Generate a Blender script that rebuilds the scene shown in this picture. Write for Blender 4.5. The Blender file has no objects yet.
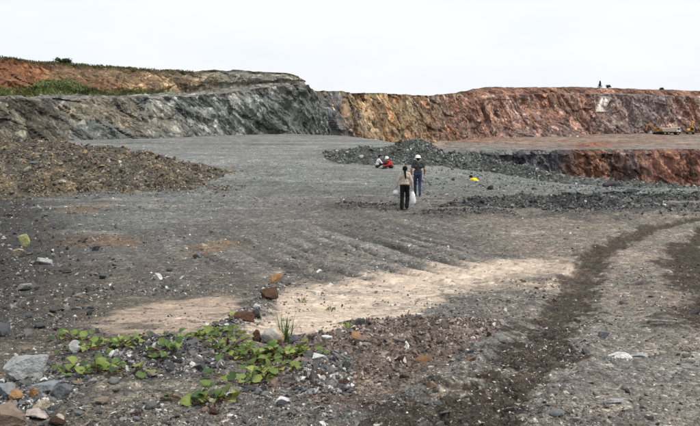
import bpy, bmesh, math, random
import numpy as np
from mathutils import Vector, Matrix

R = math.radians
rng = np.random.default_rng(7)
random.seed(7)
sc = bpy.context.scene

# ------------------------------------------------------------------ camera, sky, sun, exposure
CAM_Z, PITCH, FPX = 3.6, math.atan(101 / 680), 680.0
cam_d = bpy.data.cameras.new('camera')
cam_d.sensor_width = 36.0
cam_d.lens = 36.0 * FPX / 700.0
cam_d.clip_start, cam_d.clip_end = 0.1, 5000
cam = bpy.data.objects.new('camera', cam_d)
cam.location = (0, 0, CAM_Z)
cam.rotation_euler = (R(90) - PITCH, 0, 0)
sc.collection.objects.link(cam)
sc.camera = cam

SUN_EL, SUN_AZ = R(60), R(105)          # azimuth measured from +Y towards +X
world = bpy.data.worlds.new('World')
sc.world = world
world.use_nodes = True
wn, wl = world.node_tree.nodes, world.node_tree.links
wn.clear()
w_out = wn.new('ShaderNodeOutputWorld')
sky = wn.new('ShaderNodeTexSky')
sky.sky_type = 'NISHITA'
sky.sun_disc = False
sky.sun_elevation = SUN_EL
sky.sun_rotation = SUN_AZ
sky.dust_density = 3.0
bg_sky = wn.new('ShaderNodeBackground'); bg_sky.inputs['Strength'].default_value = 0.12
wl.new(sky.outputs[0], bg_sky.inputs['Color'])
w_tc = wn.new('ShaderNodeTexCoord')
w_map = wn.new('ShaderNodeMapping'); w_map.inputs['Scale'].default_value = (1.0, 1.0, 3.2)
w_no = wn.new('ShaderNodeTexNoise')
w_no.inputs['Scale'].default_value = 1.6; w_no.inputs['Detail'].default_value = 5.0; w_no.inputs['Roughness'].default_value = 0.55
w_ramp = wn.new('ShaderNodeValToRGB')
w_ramp.color_ramp.elements[0].position = 0.32; w_ramp.color_ramp.elements[0].color = (0.72, 0.775, 0.88, 1)
w_ramp.color_ramp.elements[1].position = 0.62; w_ramp.color_ramp.elements[1].color = (0.865, 0.885, 0.915, 1)
bg_cl = wn.new('ShaderNodeBackground'); bg_cl.inputs['Strength'].default_value = 1.0
w_mix = wn.new('ShaderNodeMixShader'); w_mix.inputs[0].default_value = 0.93
wl.new(w_tc.outputs['Generated'], w_map.inputs[0]); wl.new(w_map.outputs[0], w_no.inputs['Vector'])
wl.new(w_no.outputs['Fac'], w_ramp.inputs[0]); wl.new(w_ramp.outputs[0], bg_cl.inputs['Color'])
wl.new(bg_sky.outputs[0], w_mix.inputs[1]); wl.new(bg_cl.outputs[0], w_mix.inputs[2])
wl.new(w_mix.outputs[0], w_out.inputs['Surface'])

sun_d = bpy.data.lights.new('sun', 'SUN')
sun_d.energy = 2.7
sun_d.angle = R(11)
sun_d.color = (1.0, 0.96, 0.9)
sun = bpy.data.objects.new('sun', sun_d)
sdir = Vector((math.sin(SUN_AZ) * math.cos(SUN_EL), math.cos(SUN_AZ) * math.cos(SUN_EL), math.sin(SUN_EL)))
sun.rotation_euler = sdir.to_track_quat('Z', 'Y').to_euler()
sun.location = (0, 0, 60)
sc.collection.objects.link(sun)
sc.view_settings.view_transform = 'Standard'
sc.view_settings.look = 'None'
sc.view_settings.exposure = 0.24
sc.view_settings.gamma = 1.0
sc.view_settings.use_curve_mapping = False

# ------------------------------------------------------------------ numeric helpers
_perm = np.random.default_rng(3).permutation(256)
_perm = np.concatenate([_perm, _perm, _perm]).astype(np.int32)
_grad = np.random.default_rng(4).normal(size=(256, 3))
_grad /= np.linalg.norm(_grad, axis=1)[:, None]

def perlin(x, y, z):
    x, y, z = np.broadcast_arrays(np.asarray(x, float), np.asarray(y, float), np.asarray(z, float))
    xi, yi, zi = np.floor(x), np.floor(y), np.floor(z)
    fx, fy, fz = x - xi, y - yi, z - zi
    xi, yi, zi = xi.astype(np.int64) & 255, yi.astype(np.int64) & 255, zi.astype(np.int64) & 255
    u, v, w = [f * f * f * (f * (f * 6 - 15) + 10) for f in (fx, fy, fz)]
    out = 0
    for dx in (0, 1):
        for dy in (0, 1):
            for dz in (0, 1):
                g = _grad[_perm[_perm[_perm[xi + dx] + yi + dy] + zi + dz]]
                d = g[..., 0] * (fx - dx) + g[..., 1] * (fy - dy) + g[..., 2] * (fz - dz)
                out = out + d * (u if dx else 1 - u) * (v if dy else 1 - v) * (w if dz else 1 - w)
    return out * 1.5

def fbm(x, y, z=0.0, oct=4, gain=0.5, lac=2.07, ridged=False):
    a, s, f = 1.0, 0.0, 1.0
    for i in range(oct):
        n = perlin(x * f + 17.3 * i, y * f - 9.1 * i, np.asarray(z) * f + 5.7 * i)
        if ridged: n = 1 - 2 * np.abs(n)
        s = s + a * n; a *= gain; f *= lac
    return s

def worley(x, y, z):
    """distance to nearest cell point and a random value of that cell"""
    x, y, z = np.broadcast_arrays(np.asarray(x, float), np.asarray(y, float), np.asarray(z, float))
    xi, yi, zi = [np.floor(a).astype(np.int64) for a in (x, y, z)]
    best = np.full(x.shape, 9.0); val = np.zeros(x.shape)
    for dx in (-1, 0, 1):
        for dy in (-1, 0, 1):
            for dz in (-1, 0, 1):
                h = _perm[_perm[_perm[(xi + dx) & 255] + ((yi + dy) & 255)] + ((zi + dz) & 255)]
                g = _grad[h] * 0.5 + 0.5
                d = (xi + dx + g[..., 0] - x) ** 2 + (yi + dy + g[..., 1] - y) ** 2 + (zi + dz + g[..., 2] - z) ** 2
                m = d < best
                best = np.where(m, d, best); val = np.where(m, h / 255.0, val)
    return np.sqrt(best), val

def sstep(a, b, x):
    t = np.clip((np.asarray(x, float) - a) / (b - a), 0, 1)
    return t * t * (3 - 2 * t)

def lerp(a, b, t):
    return a + (b - a) * t

def cmix(c, col, m):
    return c + (np.array(col, float) - c) * np.asarray(m)[..., None]

def seg_info(x, y, pts):
    """nearest distance to a polyline with any number of extra interpolated values per point"""
    pts = np.array(pts, float)
    best = np.full(np.shape(x), 1e9); ex = [np.zeros(np.shape(x)) for _ in range(pts.shape[1] - 2)]
    side = np.zeros(np.shape(x))
    for a, b in zip(pts[:-1], pts[1:]):
        d = b[:2] - a[:2]; L2 = d @ d
        t = np.clip(((x - a[0]) * d[0] + (y - a[1]) * d[1]) / L2, 0, 1)
        dx, dy = x - (a[0] + t * d[0]), y - (a[1] + t * d[1])
        dist = np.hypot(dx, dy); m = dist < best
        best = np.where(m, dist, best)
        side = np.where(m, np.sign(d[0] * dy - d[1] * dx), side)
        for k in range(len(ex)):
            ex[k] = np.where(m, a[2 + k] + t * (b[2 + k] - a[2 + k]), ex[k])
    return best, side, ex

def poly_sd(x, y, pts):
    """signed distance to polygon, positive inside"""
    pts = [tuple(p) for p in pts]
    d, _, _ = seg_info(x, y, pts + [pts[0]])
    ins = np.zeros(np.shape(x), bool)
    for (x0, y0), (x1, y1) in zip(pts, pts[1:] + pts[:1]):
        if y0 == y1: continue
        c = ((y0 > y) != (y1 > y)) & (x < (x1 - x0) * (y - y0) / (y1 - y0) + x0)
        ins ^= c
    return np.where(ins, d, -d)

# ------------------------------------------------------------------ the lie of the land
PIT_EDGE = [(45, 20), (30, 28), (20.5, 38), (17, 42), (15, 48.5), (12, 53), (7.6, 54.5), (6.6, 57), (5, 66), (2.8, 76), (0, 84), (-5, 90), (-14, 97), (-60, 130)]

def G(x, y):
    x = np.asarray(x, float); y = np.asarray(y, float)
    z = np.interp(y, [-40, 0, 3.5, 6, 9, 12, 16, 20, 200], [2.2, 2.05, 1.98, 1.62, 1.0, 0.5, 0.12, 0.0, 0.0])
    # bank rising towards the left edge
    xl = -(2.6 + 0.50 * y)
    z = z + 1.3 * sstep(0, 7, xl - x) * sstep(2, 9, y) * (1 - sstep(24, 40, y))
    # upper plateau behind
    w = sstep(-4, 0.2, x)
    step_soft = sstep(36, 64, y)
    step_hard = sstep(48.6, 50.6, y + 0.5 * np.sin(x * 1.7))
    z = z + 0.75 * (step_soft * (1 - w) + step_hard * w) * (1 - sstep(5.5, 7.5, x))
    # hollow where the seated people are
    z = z - 0.15 * np.exp(-(((x - 3) / 3.0) ** 2 + ((y - 46) / 3.0) ** 2))
    z = z - .55 * np.exp(-(((x - 7.6) / 1.5) ** 2 + ((y - 40.2) / 1.3) ** 2))
    # falling to the right
    z = z - 1.05 * sstep(27, 46, y) * sstep(3, 14, x)
    # pit
    d, side, _ = seg_info(x, y, PIT_EDGE)
    s = np.where(side < 0, d, -d)
    z = z - 0.85 * np.maximum(s, 0) - 0.25 * sstep(-1.5, 0.5, s)
    return np.maximum(z, -24.0)

cp, sp = math.cos(PITCH), math.sin(PITCH)
def ray(u, v):
    a, b = (u - 350.0) / FPX, (213.0 - v) / FPX
    return np.array((a, cp + b * sp, -sp + b * cp))

def hit(u, v, far=140.0):
    """where a line of sight through photo pixel (u, v) meets the ground"""
    d = ray(u, v); d = d / d[1]
    ys = np.concatenate([np.linspace(2, 30, 1500), np.linspace(30, far, 2500)])
    zz = CAM_Z + d[2] * ys
    g = G(d[0] * ys, ys)
    k = np.argmax(zz < g)
    return (d[0] * ys[k], ys[k])

def HP(pts): return [hit(*p) for p in pts]

# ridges of loose ground that belong to the ground itself: (x, y, height, width)
def ridge_px(pts): return [(*hit(p[0], p[1]), p[2], p[3]) for p in pts]
SOFT_RIDGES = [
    ridge_px([(278, 283, .03, .20), (262, 305, .06, .22), (240, 325, .07, .26), (215, 340, .05, .3)]),      # stony line between the sand sheets
    ridge_px([(120, 362, .05, .5), (165, 360, .13, .55), (215, 356, .08, .5)]),                             # slate gravel hump
    ridge_px([(20, 395, .02, .8), (70, 372, .03, .6), (120, 352, .04, .4)]),
    ridge_px([(345, 207, .10, 1.0), (398, 207, .06, .8)]),
    ridge_px([(430, 214, .08, .8), (490, 213, .10, .9)]),
    ridge_px([(560, 216, .10, 1.2), (700, 209, .14, 1.4)]),
]
TRACK_A = [(380, 470), (455, 426), (528, 365), (560, 318), (577, 285), (597, 258), (624, 240), (655, 227), (700, 219)]
TRACK_B = [(760, 330), (716, 290), (692, 262), (688, 246), (712, 230)]
TRACK_A_W = [(*hit(u, min(v, 426)), w) for (u, v), w in zip(TRACK_A[1:], (.34, .34, .36, .40, .44, .44, .40, .36))]
TRACK_B_W = [(*hit(u, v), w) for (u, v), w in zip(TRACK_B, (.75, .8, .8, .6, .5))]

def scrape(x, y):
    """long straight drag marks of uneven width, running towards the lower right"""
    p = x * .9 + y * .44 + .12 * perlin(x * .3, y * .3, 3.0); a = x * .44 - y * .9
    return np.clip(3.0 * fbm(p * 2.9, a * .13, 41.3, 2, .5), -1.3, 1.1)

ROADR = HP([(640, 352), (628, 364), (648, 376), (634, 388), (655, 392), (630, 404), (645, 416)])

def detail(x, y):
    r = np.hypot(x, y)
    z = 0.055 * fbm(x * 0.55, y * 0.55, 1.0, 4) * sstep(1, 8, r)
    z = z + 0.016 * fbm(x * 3.1, y * 3.1, 4.0, 4, .55)
    for rd in SOFT_RIDGES:
        d, _, (h, w) = seg_info(x, y, rd)
        q = d / w + 0.35 * fbm(x * 2.2, y * 2.2, 8.0, 3)
        z = z + h * np.clip(1.15 - q, 0, 1.2)
    for tr in (TRACK_A_W, TRACK_B_W):
        d, side, (w,) = seg_info(x, y, tr)
        q = d / w
        z = z + 0.035 * np.exp(-((q - 1.15) / 0.3) ** 2) - 0.035 * np.exp(-(q / 0.75) ** 2)
        z = z + 0.045 * np.exp(-(q / 0.95) ** 4) * fbm(x * 7, y * 7, 2.0, 3, .65)
    # old tyre marks dragged across the flat
    m = np.exp(-(((x - 0.8) / 5.0) ** 2 + ((y - 17.0) / 4.8) ** 2))
    ph = (x * 0.9 + y * 0.44) + 0.22 * fbm(x * 0.4, y * 0.4, 3.0, 2)
    z = z + m * 0.040 * scrape(x, y)
    for (rx_, ry_) in ROADR: z = z + .014 * np.exp(-(((x - rx_) / .5) ** 2 + ((y - ry_) / .05) ** 2))
    m2 = sstep(28, 34, y) * (1 - sstep(60, 80, y)) * sstep(4, -2, x)
    z = z + m2 * 0.04 * np.sin((y + .15 * x + 1.2 * fbm(x * .12, y * .12, 0, 2)) * 2.2)
    return z

# heaps: ridge lines (x, y, absolute crest height, slope)
HEAPS = {}
def heap_z(key, x, y):
    pts, amp, sc_ = HEAPS[key]
    d, _, (h, s) = seg_info(x, y, pts)
    n = fbm(x * sc_, y * sc_, 6.0, 4, .55)
    dd = np.sqrt(d * d + 0.12) - 0.3
    return h - s * dd + amp * n
HEAPS['left'] = ([(-7.6, 40.3, .25, .42), (-9.6, 38.3, .95, .34), (-11.6, 36.2, 1.6, .31), (-15.4, 36, 2.0, .25), (-18.5, 36, 2.3, .23), (-27, 36, 2.9, .25)], .22, .8)
HEAPS['mound'] = ([(-1.2, 50.6, .80, .5), (.8, 50.6, 1.0, .5), (2.8, 50.8, 1.05, .45), (4.6, 51.5, 1.5, .42), (5.6, 51.5, 1.4, .45), (7.2, 51.2, .55, .42), (9.4, 52, .45, .34), (11.3, 51.4, -.1, .34), (14, 47.5, -.6, .36)], .16, .9)
HEAPS['dark'] = ([(4.0, 26.3, .10, .28), (5.6, 26.8, .24, .26), (8.5, 26.9, .30, .26), (11, 27.6, .24, .26), (13.6, 28.6, .12, .26), (18, 29.5, .16, .24)], .16, 1.1)
HEAPS['berm'] = ([(14.2, 46.5, -.7, .3), (16.2, 43.5, -.72, .3), (17.4, 40.5, -.56, .28), (19.4, 37.5, -.55, .28), (26, 33, -.3, .28)], .16, .9)
_b = [hit(318, 380), hit(352, 362), hit(398, 350), hit(440, 338)]
HEAPS['brown'] = ([(*_b[0], float(G(*_b[0])) + .05, .22), (*_b[1], float(G(*_b[1])) + .10, .26), (*_b[2], float(G(*_b[2])) + .11, .26), (*_b[3], float(G(*_b[3])) + .05, .22)], .03, 3.0)

def GF(x, y):
    return G(x, y) + detail(x, y)

def TOP(x, y):
    z = GF(x, y)
    for k in HEAPS: z = np.maximum(z, heap_z(k, x, y))
    return z

# ------------------------------------------------------------------ object helpers
col = sc.collection
def tag(o, label=None, cat=None, group=None, kind=None):
    if label: o['label'] = label
    if cat: o['category'] = cat
    if group: o['group'] = group
    if kind: o['kind'] = kind
    return o

def mesh_np(name, V, F, mats, tint=None, smooth=True):
    me = bpy.data.meshes.new(name)
    F = np.asarray(F)
    n = F.shape[1]
    me.vertices.add(len(V)); me.vertices.foreach_set('co', np.asarray(V, np.float32).ravel())
    me.loops.add(F.size); me.loops.foreach_set('vertex_index', F.astype(np.int32).ravel())
    me.polygons.add(len(F))
    me.polygons.foreach_set('loop_start', np.arange(0, F.size, n, dtype=np.int32))
    me.polygons.foreach_set('loop_total', np.full(len(F), n, np.int32))
    me.polygons.foreach_set('use_smooth', np.full(len(F), smooth, bool))
    if tint is not None:
        a = me.attributes.new('tint', 'FLOAT_COLOR', 'POINT')
        c = np.ones((len(V), 4), np.float32); c[:, :3] = np.clip(tint[:, :3], 0.005, .95)
        if tint.shape[1] == 4: c[:, 3] = tint[:, 3]
        a.data.foreach_set('color', c.ravel())
    me.update(calc_edges=True)
    for m in (mats if isinstance(mats, (list, tuple)) else [mats]): me.materials.append(m)
    return me

def add_obj(name, me, parent=None, loc=None, rot=None, scale=None):
    o = bpy.data.objects.new(name, me)
    col.objects.link(o)
    if parent: o.parent = parent
    if loc is not None: o.location = loc
    if rot is not None: o.rotation_euler = rot
    if scale is not None: o.scale = scale
    return o

def empty(name, loc, rz=0.0):
    o = bpy.data.objects.new(name, None); col.objects.link(o)
    o.empty_display_size = .2; o.location = loc; o.rotation_euler = (0, 0, rz)
    return o

def grid_faces(nr, nc):
    i = np.arange(nr - 1)[:, None] * nc + np.arange(nc - 1)[None]
    i = i.ravel()
    return np.stack([i, i + 1, i + 1 + nc, i + nc], 1)

# ------------------------------------------------------------------ materials
def new_mat(name):
    m = bpy.data.materials.new(name); m.use_nodes = True
    nt = m.node_tree
    b = nt.nodes['Principled BSDF']
    b.inputs['Roughness'].default_value = 0.9
    b.inputs['Specular IOR Level'].default_value = 0.2
    return m, nt, b

def N(nt, t, **kw):
    n = nt.nodes.new(t)
    for k, v in kw.items():
        if k in n.inputs: n.inputs[k].default_value = v
        else: setattr(n, k, v)
    return n

def ramp(nt, src, stops, interp='LINEAR'):
    r = nt.nodes.new('ShaderNodeValToRGB'); e = r.color_ramp
    e.interpolation = interp
    while len(e.elements) > 1: e.elements.remove(e.elements[-1])
    for i, (p, c) in enumerate(stops):
        el = e.elements[0] if i == 0 else e.elements.new(p)
        el.position = p; el.color = (*c, 1) if len(c) == 3 else c
    nt.links.new(src, r.inputs[0])
    return r.outputs[0]

def mixc(nt, a, b, fac, mode='MIX'):
    m = nt.nodes.new('ShaderNodeMix'); m.data_type = 'RGBA'; m.blend_type = mode
    for sock, val in ((m.inputs['Factor'], fac), (m.inputs['A'], a), (m.inputs['B'], b)):
        if hasattr(val, 'links') or hasattr(val, 'is_linked'): nt.links.new(val, sock)
        else: sock.default_value = val if not isinstance(val, tuple) else (*val, 1)
    return m.outputs['Result']

def tint_mat(name, scales=(9.0, 34.0, 90.0), amt=(.55, .5, .45), bump=.02, bscale=20.0, stretch=(1, 1, 1), rough=.92):
    """vertex tint broken up by stony speckle at several sizes, with matching relief"""
    m, nt, b = new_mat(name)
    at = N(nt, 'ShaderNodeAttribute', attribute_name='tint')
    tc = N(nt, 'ShaderNodeTexCoord')
    mp = N(nt, 'ShaderNodeMapping'); mp.inputs['Scale'].default_value = stretch
    nt.links.new(tc.outputs['Object'], mp.inputs[0])
    c = at.outputs['Color']
    hsum = None
    nz = N(nt, 'ShaderNodeTexNoise', Scale=scales[1] * 1.3, Detail=1.0)
    vm = N(nt, 'ShaderNodeVectorMath', operation='MULTIPLY_ADD')
    vm.inputs[1].default_value = (.3 / scales[1],) * 3
    nt.links.new(mp.outputs[0], nz.inputs['Vector']); nt.links.new(nz.outputs['Color'], vm.inputs[0]); nt.links.new(mp.outputs[0], vm.inputs[2])
    for s, a in zip(scales, amt):
        v = N(nt, 'ShaderNodeTexVoronoi', Scale=s, Randomness=1.0)
        nt.links.new(vm.outputs[0], v.inputs['Vector'])
        sep = N(nt, 'ShaderNodeSeparateColor'); nt.links.new(v.outputs['Color'], sep.inputs[0])
        f = ramp(nt, sep.outputs[0], [(0, (.45, .45, .46)), (.55, (.95, .95, .95)), (.84, (1.25, 1.23, 1.2)), (.93, (1.5, 1.48, 1.44)), (.945, (2.6, 2.55, 2.45))])
        am = N(nt, 'ShaderNodeMath', operation='MULTIPLY'); am.inputs[1].default_value = a
        nt.links.new(at.outputs['Alpha'], am.inputs[0])
        c = mixc(nt, c, f, am.outputs[0], 'MULTIPLY')
        mt = N(nt, 'ShaderNodeMath', operation='MULTIPLY'); mt.inputs[1].default_value = -1.0 / s
        nt.links.new(v.outputs['Distance'], mt.inputs[0])
        if hsum is None: hsum = mt.outputs[0]
        else:
            ad = N(nt, 'ShaderNodeMath', operation='ADD'); nt.links.new(hsum, ad.inputs[0]); nt.links.new(mt.outputs[0], ad.inputs[1]); hsum = ad.outputs[0]
    big = N(nt, 'ShaderNodeTexNoise', Scale=bscale * .05, Detail=4.0, Roughness=.65)
    nt.links.new(mp.outputs[0], big.inputs['Vector'])
    f2 = ramp(nt, big.outputs['Fac'], [(.3, (.78, .78, .79)), (.7, (1.22, 1.21, 1.2))])
    c = mixc(nt, c, f2, .8, 'MULTIPLY')
    nt.links.new(c, b.inputs['Base Color'])
    fine = N(nt, 'ShaderNodeTexNoise', Scale=bscale, Detail=3.0, Roughness=.7)
    nt.links.new(mp.outputs[0], fine.inputs['Vector'])
    mf = N(nt, 'ShaderNodeMath', operation='MULTIPLY_ADD'); mf.inputs[1].default_value = .6 / bscale
    nt.links.new(fine.outputs['Fac'], mf.inputs[0]); nt.links.new(hsum, mf.inputs[2])
    bp = N(nt, 'ShaderNodeBump', Strength=.9, Distance=1.0)
    nt.links.new(at.outputs['Alpha'], bp.inputs['Distance'])
    nt.links.new(mf.outputs[0], bp.inputs['Height']); nt.links.new(bp.outputs[0], b.inputs['Normal'])
    b.inputs['Roughness'].default_value = rough
    return m

def stone_mat(name, stops, bscale=60.0, patch=None):
    """each loose stone takes one colour of the range; grain and lichen-like mottling on top"""
    m, nt, b = new_mat(name)
    g = N(nt, 'ShaderNodeNewGeometry')
    c = ramp(nt, g.outputs['Random Per Island'], stops, 'LINEAR')
    tc = N(nt, 'ShaderNodeTexCoord')
    nz = N(nt, 'ShaderNodeTexNoise', Scale=bscale, Detail=5.0, Roughness=.7)
    nt.links.new(tc.outputs['Object'], nz.inputs['Vector'])
    f = ramp(nt, nz.outputs['Fac'], [(.3, (.55, .55, .55)), (.5, (1, 1, 1)), (.7, (1.4, 1.4, 1.38))])
    c = mixc(nt, c, f, .9, 'MULTIPLY')
    if patch:
        n2 = N(nt, 'ShaderNodeTexNoise', Scale=patch[1], Detail=3.0)
        nt.links.new(tc.outputs['Object'], n2.inputs['Vector'])
        k = ramp(nt, n2.outputs['Fac'], [(patch[2], (0, 0, 0)), (patch[2] + .08, (1, 1, 1))])
        c = mixc(nt, c, patch[0], k)
    nt.links.new(c, b.inputs['Base Color'])
    bp = N(nt, 'ShaderNodeBump', Strength=.9, Distance=.8 / bscale)
    nt.links.new(nz.outputs['Fac'], bp.inputs['Height']); nt.links.new(bp.outputs[0], b.inputs['Normal'])
    return m

def plain(name, c, rough=.8, var=.15, scale=30.0, spec=.2, bump=0.0, metal=0.0):
    m, nt, b = new_mat(name)
    tc = N(nt, 'ShaderNodeTexCoord'); nz = N(nt, 'ShaderNodeTexNoise', Scale=scale, Detail=4.0)
    nt.links.new(tc.outputs['Object'], nz.inputs['Vector'])
    lo, hi = tuple(max(0, k * (1 - var)) for k in c), tuple(k * (1 + var) for k in c)
    nt.links.new(ramp(nt, nz.outputs['Fac'], [(.3, lo), (.7, hi)]), b.inputs['Base Color'])
    b.inputs['Roughness'].default_value = rough; b.inputs['Specular IOR Level'].default_value = spec; b.inputs['Metallic'].default_value = metal
    if bump:
        bp = N(nt, 'ShaderNodeBump', Strength=.5, Distance=bump)
        nt.links.new(nz.outputs['Fac'], bp.inputs['Height']); nt.links.new(bp.outputs[0], b.inputs['Normal'])
    return m

GREY = (.196, .203, .192)
M_ground = tint_mat('quarry_floor', scales=(6.0, 26.0, 100.0), amt=(.35, .55, .65), bscale=40.0)
M_cliff = tint_mat('cliff_rock', scales=(.35, 1.1, 3.2), amt=(.45, .55, .5), bscale=2.2, stretch=(1, 1, .6))
M_farcliff = tint_mat('far_cliff_rock', scales=(.16, .5, 1.4), amt=(.4, .55, .5), bscale=1.0, stretch=(1, 1, .5))
M_terrace = tint_mat('terrace_floor', scales=(.3, 1.2), amt=(.2, .25), bscale=1.0)
M_heap_ochre = tint_mat('heap_ochre', scales=(2.2, 6.0, 18.0), amt=(.5, .6, .5), bscale=8.0)
M_heap_grey = tint_mat('heap_grey', scales=(2.5, 7.0, 20.0), amt=(.5, .6, .5), bscale=8.0)
S_slate = stone_mat('slate_chips', [(0, (.05, .05, .052)), (.35, (.11, .11, .11)), (.62, (.18, .178, .17)), (.78, (.28, .27, .255)), (.84, (.17, .12, .08)), (.89, (.42, .41, .38)), (1, (.66, .65, .61))])
S_mix = stone_mat('mixed_chips', [(0, (.06, .055, .05)), (.25, (.12, .10, .085)), (.5, (.17, .15, .13)), (.68, (.22, .13, .085)), (.8, (.28, .24, .20)), (.9, (.30, .20, .16)), (.95, (.46, .42, .38)), (1, (.62, .58, .53))])
S_ochre = stone_mat('ochre_rubble', [(0, (.04, .038, .032)), (.25, (.085, .078, .06)), (.36, (.13, .115, .085)), (.50, (.23, .18, .11)), (.60, (.34, .225, .105)), (.65, (.10, .10, .096)), (.80, (.18, .172, .158)), (.92, (.40, .35, .26)), (1, (.52, .48, .40))], 14.0)
S_grey = stone_mat('grey_rubble', [(0, (.06, .063, .058)), (.4, (.14, .147, .132)), (.7, (.21, .22, .195)), (.92, (.30, .305, .28)), (1, (.48, .48, .45))], 14.0)
S_dark = stone_mat('dark_rubble', [(0, (.025, .026, .027)), (.45, (.068, .069, .069)), (.75, (.125, .125, .122)), (.92, (.21, .21, .20)), (1, (.45, .45, .43))], 14.0)

# ------------------------------------------------------------------ ground
SAND_A = HP([(84, 326), (118, 306), (170, 300), (246, 292), (252, 302), (236, 318), (205, 334), (150, 337), (110, 334)])
SAND_B = HP([(252, 304), (285, 287), (330, 281), (400, 272), (470, 263), (545, 259), (580, 256), (572, 270), (510, 281), (455, 295), (425, 312), (385, 325), (350, 337), (300, 341), (255, 338), (240, 334)])
SAND_C = HP([(605, 250), (648, 254), (662, 262), (640, 268), (610, 262)])
SAND_D = HP([(545, 290), (560, 276), (572, 268), (565, 285)])
RUST = [HP([(50, 238), (110, 236), (150, 242), (100, 248), (60, 246)]), HP([(60, 208), (98, 204), (100, 212), (66, 214)]), HP([(195, 246), (230, 242), (228, 252), (200, 254)])]
BROWN = HP([(296, 374), (325, 350), (385, 334), (440, 324), (470, 336), (440, 375), (370, 412), (310, 405)])
SLATE = [HP([(100, 362), (150, 345), (215, 348), (225, 372), (150, 380)]), HP([(302, 372), (330, 362), (352, 385), (335, 396), (305, 388)]), HP([(0, 385), (60, 372), (80, 395), (40, 420), (0, 420)])]
LEFTDARK = HP([(0, 185), (28, 195), (52, 225), (50, 260), (25, 310), (0, 330)]) + [(-14, 12), (-22, 24)]

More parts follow.
